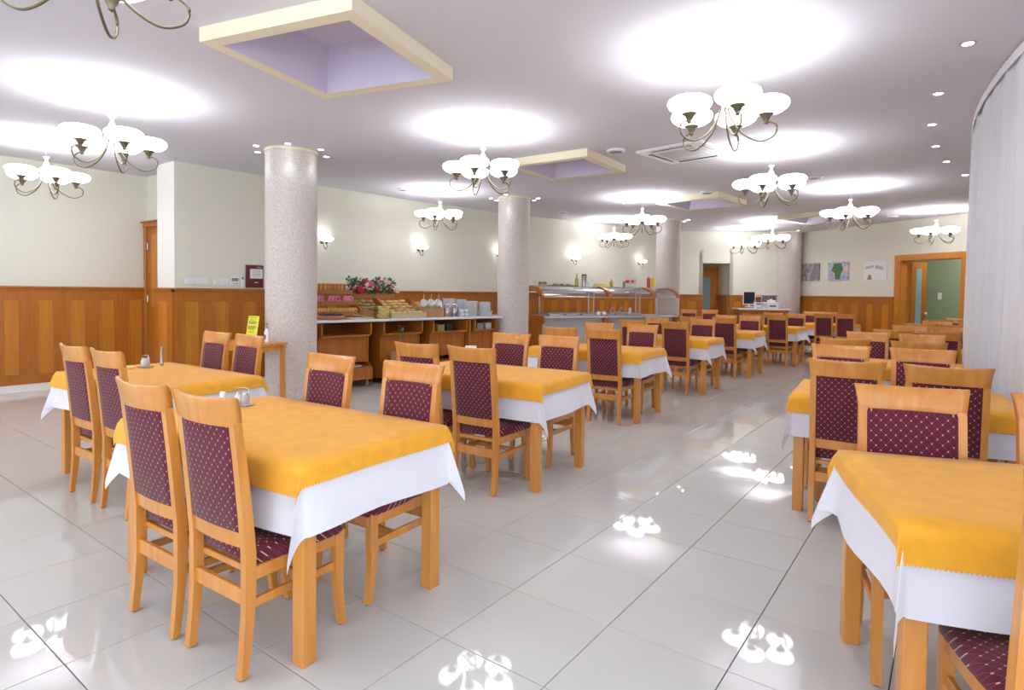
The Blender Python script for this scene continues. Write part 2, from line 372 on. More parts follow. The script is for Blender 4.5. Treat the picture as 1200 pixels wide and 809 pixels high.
for k, (c, a, lx, ly) in enumerate(SKY):
    o_ = sq(c, a, lx, ly); i_ = sq(c, a, lx-0.2, ly-0.2); t_ = sq(c, a, lx-0.42, ly-0.42); zb = CEIL-0.095
    mb = MB(); vs = [(x, y, CEIL) for x, y in o_]+[(x, y, zb) for x, y in o_]+[(x, y, zb) for x, y in i_]
    fs = []
    for r_ in range(2):
        for j in range(4): fs.append((r_*4+j, r_*4+(j+1) % 4, (r_+1)*4+(j+1) % 4, (r_+1)*4+j))
    mb.add(vs, fs); obj('coffer_frame', mb, 'coffer_cream', ceiling)
    mb = MB(); vs = [(x, y, zb+0.001) for x, y in i_]+[(x, y, CEIL+0.22) for x, y in t_]
    mb.add(vs, [(j, (j+1) % 4, 4+(j+1) % 4, 4+j) for j in range(4)]+[(4, 5, 6, 7)]); obj('coffer_recess', mb, 'coffer_lavender', ceiling)

# columns
def column(x, y, r, label):
    t = thing('column', label, 'column', (x, y, 0))
    obj('shaft', MB().lathe([(r, 0), (r, CEIL-0.03)], 48), 'column', t)
    obj('ceiling_ring', MB().lathe([(r+0.012, CEIL-0.03), (r+0.012, CEIL)], 48), 'coffer_cream', t)
    return t
column(-6.62, 4.29, 0.305, 'nearest stippled round column, between the light switches and the bread buffet')
column(-6.42, 8.66, 0.285, 'middle stippled round column at the right end of the bread buffet')
column(-5.3, 13.12, 0.27, 'third stippled round column, right of the heated serving counter')
column(-3.62, 17.28, 0.34, 'farthest stippled column in the corner left of the three pictures')

# wainscot: backing (trim), panels, cap rail
PME = {}
def wainscot(name, pts, n_list, z1=1.42, z0=0.1, cap_over=0.03, side=1, start=0, off=0.02):
    """pts polyline with the room on its right side when walking"""
    pts = [Vector(p) for p in pts]
    back = MB(); cap = MB(); base = MB(); root = None; panels = []
    for i in range(len(pts)-1):
        a, b = pts[i], pts[i+1]; d = (b-a).normalized(); L = (b-a).length; n = Vector((d.y, -d.x))*side
        ang = math.atan2(d.y, d.x); c = (a+b)/2
        def bx(mbx, s0, s1, e0, e1, za, zb, ch=0):
            cc = a+d*((s0+s1)/2)+n*((e0+e1)/2); mbx.box((cc.x, cc.y, (za+zb)/2), (s1-s0, e1-e0, zb-za), ch, ang)
        bx(back, 0, L, 0, 0.022, z0, z1-0.03)
        # frame: rails & stiles proud
        k = n_list[i]; pw = L/k
        bx(back, 0, L, 0.022, 0.034, z1-0.18, z1-0.03); bx(back, 0, L, 0.022, 0.034, z0, z0+0.13)
        for j in range(k+1):
            s = j*pw; w_ = pw*0.265; s0, s1 = max(0, s-w_), min(L, s+w_); bx(back, s0, s1, 0.022, 0.034, z0+0.13, z1-0.18)
        bx(cap, -0.005, L+0.005, 0, 0.065, z1-0.03, z1, 0.006); bx(cap, 0, L, 0, 0.045, z1-0.055, z1-0.03)
        bx(base, 0, L, 0, 0.03, 0, z0)
        for j in range(k):
            s = (j+0.5)*pw; cc = a+d*s+n*0.028; panels.append((cc, ang, pw*0.44, (z0+0.13, z1-0.18)))
    root = struct(name, back, WF); obj('cap_rail', cap, WF, root); obj('skirting', base, 'skirting_lit_corner_white', root)
    for cc, ang, pw, (za, zb) in panels:
        key = (round(pw, 2), za)
        if key not in PME:
            q = MB(); hh = zb-za
            q.box((0, 0, 0), (pw*0.98, 0.012, hh), 0.004)
            e = MB()
            for sx in (-1, 1): e.box((sx*(pw*0.5+0.004), 0, 0), (0.014, 0.024, hh+0.02), 0.003)
            e.box((0, 0, hh/2+0.003), (pw+0.02, 0.026, 0.014), 0.003); e.box((0, 0, -hh/2-0.003), (pw+0.02, 0.026, 0.014), 0.003)
            PME[key] = (q.mesh('panel', WP), e.mesh('panel_moulding', WF))
        z = (za+zb)/2; q, e = PME[key]
        o = obj('panel', q, None, root, (cc.x, cc.y, z), ang); obj('panel_moulding', e, None, o, (0, 0, 0))
    return root
wainscot('trim_1', [(-10, -1.2), (-10, 4.0)], [14])
wainscot('trim_2', [(-8.95, 3.70), (-8.42, 3.70)], [1])
wainscot('trim_3', WALL[:5], [3, 3, 5, 5]); wainscot('trim_4', WALL[4:], [3, 6, 4, 2])
wainscot('trim_5', [P(0), P(n0)], [1]); wainscot('trim_6', [P(n1), P(2.95)], [4])
wainscot('trim_7', [Q(0.0), Q(d0-0.14)], [7]); wainscot('trim_8', [Q(d1+0.14), Q(5.6)], [3])
wainscot('trim_9', [P(n1-0.001, 0.95), P(n1-0.001, 0.05)], [2])

# door on the left, beyond the pilaster
dr = struct('door_1', MB().box((-9.52, 3.985, 1.17), (0.86, 0.04, 2.34), 0.004), WF)
fr = MB(); fr.box((-9.985+0.05, 3.97, 1.2), (0.07, 0.08, 2.4), 0.006); fr.box((-9.5, 3.97, 2.37), (0.95, 0.09, 0.07), 0.006); fr.box((-9.5, 3.96, 2.415), (1.0, 0.12, 0.02)); obj('door_frame', fr, WF, dr)
pn = MB(); pn.box((-9.5, 3.96, 1.68), (0.5, 0.015, 1.1), 0.005); obj('door_panel', pn, WP, dr)
for z in (2.05, 1.25, 0.35): obj('hinge', MB().lathe([(0.012, z-0.05), (0.012, z+0.05)], 8, (-9.87, 3.95, 0)), 'steel', dr)
# far corridor door
cc = FAR_A+fd*((n0+n1)/2)+fn*0.96; ang = math.atan2(fd.y, fd.x)
dr = struct('door_2', MB().box((cc.x, cc.y, 1.1), (0.70, 0.05, 2.2), 0.004, ang), WP)
c2 = cc-fn*0.035; obj('door_glass', MB().box((c2.x-0.02, c2.y, 1.3), (0.28, 0.02, 1.2), 0, ang), 'frosted', dr)
# right hand double doorway
ang = math.atan2(rd.y, rd.x)
def rbox(mbx, s, dpt, z, L, t_, h, ch=0.004):
    c = FR_A+rd*s+rn*dpt; mbx.box((c.x, c.y, z), (L, t_, h), ch, ang)
mb = MB()
rbox(mb, d0-0.06, -0.02, 1.17, 0.13, 0.05, 2.34); rbox(mb, d1+0.06, -0.02, 1.17, 0.13, 0.05, 2.34); rbox(mb, (d0+d1)/2, -0.02, 2.29, d1-d0+0.26, 0.055, 0.13)
rbox(mb, d0+0.012, 0.12, 1.12, 0.024, 0.26, 2.24); rbox(mb, d1-0.012, 0.12, 1.12, 0.024, 0.26, 2.24); rbox(mb, (d0+d1)/2, 0.12, 2.228, d1-d0, 0.26, 0.024)
dr = struct('door_3', mb, WP)
def leafbox(s0, s1, z0, z1, t_, mat_, name, e=0.0):
    q = MB(); c = FR_A+rd*(d0+0.05+e)+rn*(0.25+(s0+s1)/2); q.box((c.x, c.y, (z0+z1)/2), (t_, s1-s0, z1-z0), 0.003, ang); return obj(name, q, mat_, dr)
lf = leafbox(0, 0.46, 0.02, 2.2, 0.04, WF, 'door_leaf'); leafbox(0.13, 0.30, 0.45, 2.05, 0.03, 'frosted', 'leaf_glass', 0.01)
q = MB(); c = FR_A+rd*(d0+0.10)+rn*(0.25+0.40); q.ball((c.x, c.y, 1.05), 0.035); obj('door_knob', q, 'steel', lf)

# curtain
def curtain():
    mb = MB(); ys = []; y = 1.8; n = int((14.6-1.8)/0.016); rows = [CEIL-0.015, CEIL-0.10, CEIL-0.16, 2.2, 1.2, 0.04]
    rs = []
    ph = 0; pts = []
    for k in range(n+1):
        y = 1.8+k*0.016; ph += 0.016*2*math.pi/(0.15+0.04*math.sin(y*3.1)); pts.append((y, ph))
    for zi, z in enumerate(rows):
        amp = (0.010, 0.016, 0.015, 0.022, 0.026, 0.028)[zi]
        rs.append([(curtx(y)+amp*math.sin(p)+0.012*math.sin(p*0.37+z*0.5)-0.03*(1.0 if zi > 1 else 0.6), y, z) for y, p in pts])
    mb.rings(rs, closed=False); o = obj('curtain', mb, 'curtain'); tag(o, 'white pleated sheer curtain hanging floor to ceiling along the curved right wall', 'curtain')
    t = MB(); t.rings([[(curtx(y)-0.05+0.004*math.sin(p*2), y, z) for y, p in pts[::2]] for z in (CEIL-0.012, CEIL-0.085)], closed=False); obj('heading_tape', t, 'white_cloth', o)
    return o
curtain()
mb = MB()
for a, b in zip(ys[:-1], ys[1:]): wall_seg(mb, (curtx(b)-0.03, b), (curtx(a)-0.03, a), CEIL-0.012, CEIL, 0.05)
tag(obj('curtain_rail', mb, 'white_plastic'), 'thin white curtain track on the ceiling above the sheer curtain', 'curtain rail')

# ------------------------------------------------------------------ chandeliers
SH_P = [(0.022, 0.0), (0.06, 0.004), (0.105, 0.018), (0.138, 0.042), (0.150, 0.068), (0.143, 0.090), (0.120, 0.106), (0.095, 0.113), (0.093, 0.109), (0.118, 0.101), (0.137, 0.087), (0.144, 0.067), (0.132, 0.045), (0.10, 0.024), (0.055, 0.010), (0.0, 0.006)]
shade_me = MB().lathe(SH_P, 24, cap=False).mesh('glass_shade', 'shade_glass')
def bez(P, n=18):
    out = []; P = [Vector(p) for p in P]; m_ = len(P)
    # catmull-rom
    for i in range(m_-1):
        p0, p1, p2, p3 = P[max(i-1, 0)], P[i], P[i+1], P[min(i+2, m_-1)]
        for k in range(n//(m_-1)+1):
            t = k/(n//(m_-1)+1); out.append(0.5*((2*p1)+(p2-p0)*t+(2*p0-5*p1+4*p2-p3)*t*t+(3*p1-p0-3*p2+p3)*t**3))
    out.append(P[-1]); return out
arm_path = bez([(0.015, 0, -0.33), (0.045, 0, -0.46), (0.12, 0, -0.58), (0.235, 0, -0.645), (0.325, 0, -0.615), (0.345, 0, -0.55), (0.305, 0, -0.515), (0.275, 0, -0.53)], 42)
arm_me = MB().tube(arm_path, 0.0065, 6).mesh('arm', 'brass')
cup_me = MB().lathe([(0.008, -0.025), (0.015, -0.02), (0.012, -0.008), (0.022, 0.005), (0.032, 0.028), (0.052, 0.04), (0.05, 0.046)], 14).mesh('cup', 'brass')
can_me = MB().lathe([(0.012, -0.06), (0.02, -0.05), (0.034, -0.02), (0.055, 0.0), (0.055, 0.0)], 16).mesh('ceiling_rose', 'cream_metal')
rod_me = MB().lathe([(0.0045, -0.2), (0.0045, -0.05)], 8).mesh('rod', 'steel')
bal_me = MB().lathe([(0.012, -0.42), (0.02, -0.40), (0.016, -0.37), (0.03, -0.335), (0.036, -0.31), (0.03, -0.275), (0.012, -0.245), (0.012, -0.225), (0.028, -0.205), (0.034, -0.197), (0.006, -0.195)], 14).mesh('baluster', 'cream_metal')
def chandelier(x, y, rot, label):
    t = thing('chandelier', label, 'chandelier', (x, y, CEIL), rot, 'five-armed ceiling chandeliers')
    obj('ceiling_rose', can_me, None, t); obj('rod', rod_me, None, t); obj('baluster', bal_me, None, t)
    for k in range(5):
        a = 2*math.pi*k/5
        ar = obj('arm', arm_me, None, t, (0, 0, 0), a)
        obj('cup', cup_me, None, ar, (0.275, 0, -0.505))
        s = obj('shade', shade_me, None, ar, (0.275, 0, -0.465)); s['label'] = 'glowing white glass bowl shade'
        light('bulb_up', 'SPOT', ar, (0.275, 0, -0.352), E_UP, (0.86, 0.90, 1.0), (math.pi, 0, 0), 0.05, R(152), 0.9)
    return t
CH = [(-1.33, 4.25, 12, 'largest chandelier fully in view, upper right, in front of the ceiling air conditioner'),
      (-1.74, 7.35, 40, 'second chandelier behind the largest one, right of the air conditioner'),
      (-4.01, 4.85, 40, 'chandelier hanging left of centre, right of the nearest column'),
      (-6.98, 7.32, 40, 'small chandelier over the bread buffet, left of the middle column'),
      (-4.44, 9.78, 60, 'chandelier in front of the third column, over the left row of tables'),
      (-6.28, 12.33, 18, 'small chandelier over the heated serving counter'),
      (-1.33, 10.58, 60, 'chandelier over the right aisle left of the sheer curtain, left one of two there'),
      (-0.31, 14.22, 30, 'small chandelier in front of the right doorway beside the curtain'),
      (-3.33, 14.3, 30, 'distant chandelier in front of the farthest column'),
      (-4.27, 15.6, 30, 'smallest and most distant chandelier, in front of the far door niche'),
      (-6.0, 2.12, 25, 'large chandelier at the left over the far left table'),
      (-8.51, 2.33, 25, 'left chandelier nearest the panelled left wall'),
      (-2.69, 0.87, 60, 'nearest chandelier cut off by the top left edge of the photo')]
TURN = ['R', 'L', 'L', 'L', 'S', 'S', 'T', 'L', 'L', 'L', 'R', 'R', 'R']
for (x, y, r, lb), tn in zip(CH, TURN): chandelier(x, y, math.atan2(y, x)+{'R': -math.pi/2, 'L': math.pi/2, 'S': math.pi, 'T': math.pi-R(12)}[tn], lb)

# sconces
def sconce(x, y, nx, ny, z, label):
    a = math.atan2(ny, nx)
    t = thing('wall_lamp', label, 'wall lamp', (x, y, z), a, 'wall lamps along the buffet wall')
    b = MB(); b.ball((0.012, 0, 0.0), (0.014, 0.035, 0.055), 12, 6); obj('wall_plate', b, 'brass', t)
    obj('arm', MB().tube(bez([(0.02, 0, 0.0), (0.05, 0.0, -0.02), (0.07, 0, -0.09), (0.11, 0, -0.135), (0.15, 0, -0.12), (0.16, 0, -0.08), (0.14, 0, -0.06)], 30), 0.006, 6), 'brass', t)
    obj('cup', MB().lathe([(0.006, -0.02), (0.012, -0.01), (0.02, 0.01), (0.035, 0.025)], 12, (0.14, 0, -0.045)), 'brass', t)
    s = obj('shade', MB().lathe([(r_*0.78, z_*0.75) for r_, z_ in SH_P], 20, cap=False), 'wall_lamp_glass', t, (0.14, 0, -0.022)); s['label'] = 'glowing white glass bowl shade'
    light('bulb', 'POINT', t, (0.14, 0, 0.085), E_SCONCE, (0.95, 0.95, 1.0), size=0.04)
lbl = ['wall lamp half hidden behind the nearest column', 'wall lamp above the bread buffet, between the first two columns', 'wall lamp peeking out left of the middle column', 'wall lamp above the serving counter, left one of two', 'wall lamp above the serving counter, right one beside the third column']
for k, y in enumerate((5.95, 8.0, 10.0, 12.1, 14.22)):
    for a, b in zip(wl[:-1], wl[1:]):
        if a.y <= y <= b.y:
            t_ = (y-a.y)/(b.y-a.y); p = a.lerp(b, t_); d = (b-a).normalized(); sconce(p.x, p.y, d.y, -d.x, 2.22, lbl[k]); break

# downlights
dl_ring = MB().lathe([(0.045, -0.004), (0.05, 0.0), (0.036, 0.0), (0.034, -0.004)], 16, cap=False).mesh('trim_ring', 'steel')
dl_disc = MB().lathe([(0.034, -0.003), (0.0, -0.003)], 14, cap=False).mesh('lens', 'lamp_disc')
def downlight(x, y, label, group, e=E_DOWN):
    t = thing('downlight', label, 'downlight', (x, y, CEIL-0.001), 0, group); obj('trim_ring', dl_ring, None, t); obj('lens', dl_disc, None, t)
    light('downlight_bulb', 'SPOT', t, (0, 0, -0.02), e, (0.72, 0.87, 1.0), (0, 0, 0), 0.03, R(88), 0.8)
for (cx0, cy0), nm, pts in (((-6.62, 4.29), 'nearest column', [(-6.86, 3.69), (-6.70, 3.80), (-7.02, 4.03), (-6.24, 3.99), (-6.12, 4.45), (-6.44, 4.80)]),
                  ((-6.42, 8.66), 'middle column', [(-6.77, 8.47), (-7.1, 8.7), (-6.33, 8.35), (-6.07, 8.9), (-6.2, 9.2)]),
                  ((-5.3, 13.12), 'third column', [(-5.27, 12.75), (-4.95, 13.25), (-5.0, 13.6)])):
    ring = []
    for x, y in (pts[1:] if nm == 'nearest column' else pts):
        dirn = Vector((x-cx0, y-cy0)).normalized(); ring.append((cx0+dirn.x*0.43, cy0+dirn.y*0.43))
    ring.sort(key=lambda p: uvproj(p[0], p[1], CEIL)[0])
    for k, (x, y) in enumerate(ring):
        downlight(x, y, f'recessed downlight, {ORD[k]} from the left in the ring around the {nm}', f'downlights around the {nm}')
downlight(-3.3, 16.9, 'small recessed downlight in front of the farthest column', None)
for k, (x, y) in enumerate([(0.03, 5.05), (-0.15, 6.14), (-0.22, 7.2), (-0.21, 8.25), (-0.12, 9.25), (0.08, 10.38), (-1.1, 9.9)][:6]):
    downlight(x, y, ('first', 'second', 'third', 'fourth', 'fifth', 'sixth')[k]+' recessed downlight from the camera in the row along the sheer curtain', 'downlights along the curtain', E_DOWN*0.5)

# vents and the air conditioner
def vent(x, y, label):
    t = thing('ceiling_vent', label, 'vent', (x, y, CEIL), 0, 'round ceiling vents')
    obj('outer_ring', MB().lathe([(0.11, 0), (0.115, -0.012), (0.085, -0.03), (0.08, -0.02)], 20, cap=False), 'white_plastic', t)
    obj('inner_disc', MB().lathe([(0.07, -0.015), (0.075, -0.03), (0.0, -0.038)], 20), 'grey_plastic', t)
for x, y, lb in [(-7.4, 6.9, 'round white ceiling vent above the bread buffet'), (-3.27, 6.43, 'round white ceiling vent beside the second ceiling coffer'), (-6.62, 10.65, 'round white ceiling vent right of the middle column'),
                 (-4.93, 10.22, 'round white ceiling vent left of the third ceiling coffer'), (-3.33, 9.85, 'round white ceiling vent touching the third ceiling coffer'), (-1.64, 9.43, 'round white ceiling vent between the two right-hand chandeliers'),
                 (-1.09, 14.9, 'distant round ceiling vent in front of the far right wall'), (-2.75, 15.6, 'distant round ceiling vent near the farthest column')]:
    vent(x, y, lb)
ac = thing('ceiling_air_conditioner', 'square white cassette air conditioner set in the ceiling behind the largest chandelier', 'air conditioner', (-2.62, 6.95, CEIL), R(-8))
mb = MB(); mb.box((0, 0, -0.015), (0.84, 0.84, 0.03), 0.008); obj('face_panel', mb, 'white_plastic', ac)
mb = MB()
for k in range(14): mb.box((-0.22+k*0.034, 0, -0.034), (0.014, 0.46, 0.01))
obj('intake_grille', mb, 'grey_panel', ac)
for k in range(4):
    a = k*math.pi/2; mb = MB(); mb.box((0.325*math.cos(a), 0.325*math.sin(a), -0.033), (0.05, 0.5, 0.008), 0.002, a); lv = obj('outlet_slot', mb, 'dark_plastic', ac)
    mb = MB(); mb.box((0.335*math.cos(a), 0.335*math.sin(a), -0.042), (0.035, 0.48, 0.006), 0.001, a); obj('louvre', mb, 'white_plastic', lv)

# ------------------------------------------------------------------ chairs
def backy(z):   # lean of the back
    return 0.0 if z < 0.42 else -0.062*((z-0.42)/0.6)**1.3
def make_chair():
    t = thing('dining_chair', '', 'chair')
    m_ = {}
    # rear legs (posts)
    prof = [(0.0, -0.026, 0.028), (0.10, -0.014, 0.032), (0.22, -0.003, 0.038), (0.32, 0.0, 0.042), (0.45, 0.0, 0.042), (0.6, backy(.6), 0.040), (0.78, backy(.78), 0.036), (0.935, backy(.935), 0.032)]
    pm = MB(); pm.rings([[(sx*0.0165, y+sy*d/2, z) for sx, sy in ((-1, -1), (1, -1), (1, 1), (-1, 1))] for z, y, d in prof], smooth=False)
    post = pm.mesh('rear_leg', OAK); gl = MB().lathe([(0.012, 0), (0.012, 0.006)], 8).mesh('glide', 'glide')
    for sx in (-1, 1):
        o = obj('leg', post, None, t, (sx*0.186, 0, 0.006)); obj('glide', gl, None, o, (0, -0.026, -0.006))
    fp = [(0.0, 0.022, 0.026), (0.06, 0.012, 0.028), (0.16, 0.001, 0.034), (0.26, 0.0, 0.042), (0.36, 0.0, 0.044), (0.405, 0.0, 0.044)]
    fm = MB(); fm.rings([[(sx*0.017, y+sy*d/2, z) for sx, sy in ((-1, -1), (1, -1), (1, 1), (-1, 1))] for z, y, d in fp], smooth=False)
    fl = fm.mesh('front_leg', OAK)
    for sx in (-1, 1):
        o = obj('leg', fl, None, t, (sx*0.19, 0.40, 0.006)); obj('glide', gl, None, o, (0, 0.022, -0.006))
    # seat frame
    mb = MB()
    for sx in (-1, 1): mb.box((sx*0.19, 0.20, 0.375), (0.022, 0.40, 0.05), 0.003)
    mb.box((0, 0.415, 0.385), (0.38, 0.022, 0.055), 0.003); mb.box((0, 0.03, 0.372), (0.36, 0.022, 0.025), 0.003); obj('seat_frame', mb, OAK, t)
    # seat cushion
    mb = MB(); N = 8; rs = []
    outline = lambda s: [(x*s, 0.22+y*s) for x, y in [(-0.19, -0.195), (0, -0.2), (0.19, -0.195), (0.212, 0), (0.216, 0.17), (0.20, 0.215), (0, 0.225), (-0.20, 0.215), (-0.216, 0.17), (-0.212, 0)]]
    for s, z in ((0.97, 0.398), (1.0, 0.406), (1.0, 0.44), (0.97, 0.457), (0.88, 0.467), (0.5, 0.473)): rs.append([(x, y, z) for x, y in outline(s)])
    mb.rings(rs); obj('seat', mb, 'fabric', t)
    # back panel
    def curved(zs, hw, off, nx=8, bow=0.022):
        rs = []
        for z, th, dy in zs:
            ring = []; h = hw(z)
            for k in range(nx+1):
                x = -h+2*h*k/nx; ring.append((x, backy(z)-bow*(1-(x/0.2)**2)+off+dy-th/2, z))
            for k in range(nx, -1, -1):
                x = -h+2*h*k/nx; ring.append((x, backy(z)-bow*(1-(x/0.2)**2)+off+dy+th/2, z))
            rs.append(ring)
        return rs
    mb = MB(); mb.rings(curved([(0.525, 0.02, 0), (0.53, 0.034, 0), (0.7, 0.038, 0), (0.922, 0.034, 0), (0.932, 0.02, 0)], lambda z: 0.1705, 0.006, bow=0.014)); obj('backrest', mb, 'fabric', t)
    mb = MB(); mb.rings(curved([(0.47, 0.024, 0), (0.53, 0.024, 0)], lambda z: 0.172, 0.006, bow=0.014), smooth=False); obj('lower_back_rail', mb, OAK, t)
    # top rail
    zs = [(0.925, 0.030, 0), (0.93, 0.034, 0), (0.965, 0.032, -0.001), (1.0, 0.030, -0.005), (1.02, 0.027, -0.010), (1.031, 0.014, -0.014)]
    hw = lambda z: 0.2025+max(0, z-0.93)*0.12+max(0, z-0.99)*0.12
    mb = MB(); rs = curved(zs, hw, 0.0, 12, 0.030)
    for ri, ring in enumerate(rs):
        for k, p in enumerate(ring):
            if ri >= 3: ring[k] = (p[0], p[1], p[2]+0.008*(abs(p[0])/0.22)**2-0.006)
    mb.rings(rs); obj('top_rail', mb, OAK, t)
    mb = MB().box((0, 0.0, 0.285), (0.345, 0.02, 0.06), 0.003); obj('stretcher', mb, OAK, t)
    sm_ = MB().box((0, 0.2, 0), (0.018, 0.375, 0.034), 0.003).mesh('side_stretcher', OAK)
    for sx in (-1, 1): obj('stretcher', sm_, None, t, (sx*0.188, 0, 0.265))
    obj('stretcher', MB().box((0, 0.25, 0.265), (0.36, 0.018, 0.03), 0.003), OAK, t)
    seen = set()
    for o in t.children_recursive:
        o.location.x *= 0.945
        if o.data.name not in seen and not o.data.name.startswith(('glide', 'leg', 'rear_leg', 'front_leg', 'side_str')):
            seen.add(o.data.name)
            for v in o.data.vertices: v.co.x *= 0.945
    return t
chair0 = make_chair(); chair_used = [False]
def chair(x, y, rz, label, group):
    if not chair_used[0]:
        chair_used[0] = True; chair0.location = (x, y, 0); chair0.rotation_euler = (0, 0, rz); chair0['label'] = label; chair0['group'] = group; return chair0
    return dup(chair0, (x, y, 0), rz, label, group)

# ------------------------------------------------------------------ tables and cloths
TOPZ = 0.765
def cloth_mesh(hx, hy, z, ox, oy, seed, material, name, pink=0.0, fin=0.42, step=0.035, wave=0.03, off=0.0, edge_r=0.012):
    rnd = random.Random(seed); p1, p2, p3 = rnd.uniform(0, 6), rnd.uniform(0, 6), rnd.uniform(0, 6)
    lean = rnd.choice((-1, 1))*0.5
    hx += off; hy += off
    def axis(h, o):
        a = []; n = max(4, int(2*h/0.09)); a = [-h+2*h*k/n for k in range(n+1)]
        m_ = max(4, int(o/step)); e = [o*(k+1)/m_ for k in range(m_)]
        return [-h-x for x in e[::-1]]+a+[h+x for x in e]
    X = axis(hx, ox); Y = axis(hy, oy)
    def drape(x, y):
        ex = max(0, abs(x)-hx); ey = max(0, abs(y)-hy); sx = 1 if x > 0 else -1; sy = 1 if y > 0 else -1
        cx, cy = max(-hx, min(hx, x)), max(-hy, min(hy, y))
        if ex == 0 and ey == 0: return (x, y, z+0.001*math.sin(x*9+p1)*math.sin(y*11+p2))
        r = math.hypot(ex, ey); phi = math.atan2(ey, ex)
        if ex and ey:
            s = math.sin(2*phi); l_ = lean*sx*sy
            ax = 0.05*math.cos(phi)+fin*s*(0.6+0.6*l_)+0.1*math.sin(4*phi)*l_
            ay = 0.05*math.sin(phi)+fin*s*(0.6-0.6*l_)+0.1*math.sin(4*phi)*l_
            h = math.hypot(ax, ay); dz = math.sqrt(max(0.05, 1-min(h, 0.9)**2))
            px = cx+sx*(edge_r*min(1, r/0.03)*math.cos(phi)+r*ax); py = cy+sy*(edge_r*min(1, r/0.03)*math.sin(phi)+r*ay)
            rr = min(r, 0.03+0.97*r)
            return (px, py, z-rr*dz*0.97)
        if ex:
            e = ex; wv = wave*e/0.28*math.sin(y*8.5+p1)*(1-0.3*abs(y)/hy); wz = 0.018*math.sin(y*3.3+p3)*e/0.3
            return (x/abs(x)*(hx+edge_r*min(1, e/0.02)+e*0.05+wv*0.6), y+0.25*wv, z-e*0.985+wz*0.4)
        e = ey; wv = wave*e/0.28*math.sin(x*7.0+p2)*(1-0.3*abs(x)/hx); wz = 0.018*math.sin(x*3.0+p1)*e/0.3
        return (x+0.25*wv, y/abs(y)*(hy+edge_r*min(1, e/0.02)+e*0.05+wv*0.6), z-e*0.985+wz*0.4)
    V = [[drape(x, y) for x in X] for y in Y]
    mb = MB(); mb.rings(V, closed=False)
    if pink:      # zigzag hem strip
        def hem(seq, outv):
            pts = []; acc = [Vector(seq[0])]
            L = 0; segs = []
            for a, b in zip(seq[:-1], seq[1:]):
                a, b = Vector(a), Vector(b); n = max(1, int((b-a).length/0.012))
                for k in range(n): segs.append(a.lerp(b, k/n))
            segs.append(Vector(seq[-1])); vs = []; fs = []
            for i in range(0, len(segs)-1):
                m_ = (segs[i]+segs[i+1])/2+outv*0.008; n0 = len(vs); vs += [segs[i], segs[i+1], m_]; fs.append((n0, n0+1, n0+2))
            mb.add(vs, fs)
        d = Vector((0, 0, -1))
        hem(V[0], d); hem(V[-1], d); hem([r[0] for r in V], d); hem([r[-1] for r in V], d)
    return mb.mesh(name, material)
WC, OC = {}, {}
def make_table(L, W):
    t = thing('dining_table', '', 'table')
    obj('tabletop', MB().box((0, 0, TOPZ-0.0125), (L, W, 0.025), 0.004), OAK, t)
    mb = MB()
    for s in (-1, 1): mb.box((0, s*(W/2-0.03), TOPZ-0.065), (L-0.12, 0.02, 0.08)); mb.box((s*(L/2-0.03), 0, TOPZ-0.065), (0.02, W-0.12, 0.08))
    obj('apron', mb, OAK, t)
    lm = MB().box((0, 0, (TOPZ-0.025)/2), (0.062, 0.062, TOPZ-0.025), 0.003).mesh('table_leg', OAK)
    for sx in (-1, 1):
        for sy in (-1, 1): obj('leg', lm, None, t, (sx*(L/2-0.031), sy*(W/2-0.031), 0))
    return t
TB = {}
def table(corner, side, a, L, desc, seed, near, far, W=0.78, ndy=0.17, fdy=0.2, grp='left', ofs=0.0, far_rot=0, labels=None):
    """corner: near right (side=-1, table extends to -x) or near left (side=+1) outer corner of the legs"""
    ex = Vector((math.cos(a), math.sin(a))); ey = Vector((-math.sin(a), math.cos(a)))
    c = Vector(corner)+ex*side*L/2+ey*W/2
    lbl = f'orange-wood dining table under two cloths, {desc[3:] if desc.startswith("at ") else desc}'
    if (L, W) not in TB: TB[(L, W)] = make_table(L, W); TB[(L, W)].location = (c.x, c.y, 0); TB[(L, W)].rotation_euler = (0, 0, a); TB[(L, W)]['label'] = lbl; TB[(L, W)]['group'] = 'dining tables'
    else: dup(TB[(L, W)], (c.x, c.y, 0), a, lbl, 'dining tables')
    k = (L, W, seed % 3)
    if k not in WC:
        WC[k] = cloth_mesh(L/2, W/2, TOPZ+0.003, 0.27, 0.27, seed+5, 'white_cloth', 'white_tablecloth', fin=0.24, off=0.004, step=0.02)
        OC[k] = cloth_mesh(L/2, W/2, TOPZ+0.007, 0.075, 0.115, seed+5, 'orange_cloth', 'orange_table_topper', pink=1, fin=0.24, step=0.02, wave=0.03, off=0.019)
    o = obj('white_tablecloth', WC[k], None, None, (c.x, c.y, 0), a); tag(o, f'long white cloth with pointed corners, {desc}', 'tablecloth', 'white tablecloths')
    o = obj('orange_table_topper', OC[k], None, None, (c.x, c.y, 0), a); tag(o, f'short orange top cloth with pinked hem, {desc}', 'tablecloth', 'orange top cloths')
    nms = ('right', 'left') if side < 0 else ('left', 'right')
    for lst, rot, dy, sd in ((near, 0, -ndy, 'near'), (far, math.pi, W+fdy, 'far')):
        for n_, s in enumerate(lst):
            dyy = dy
            if isinstance(s, tuple): s, dyy = s
            p = Vector(corner)+ex*side*s+ey*dyy
            jit = random.uniform(-0.03, 0.03)
            chair(p.x, p.y, a+rot+jit, f'burgundy dotted chair, {sd} side {nms[n_]} seat, {desc}', 'burgundy dining chairs')
    return c, ex, ey
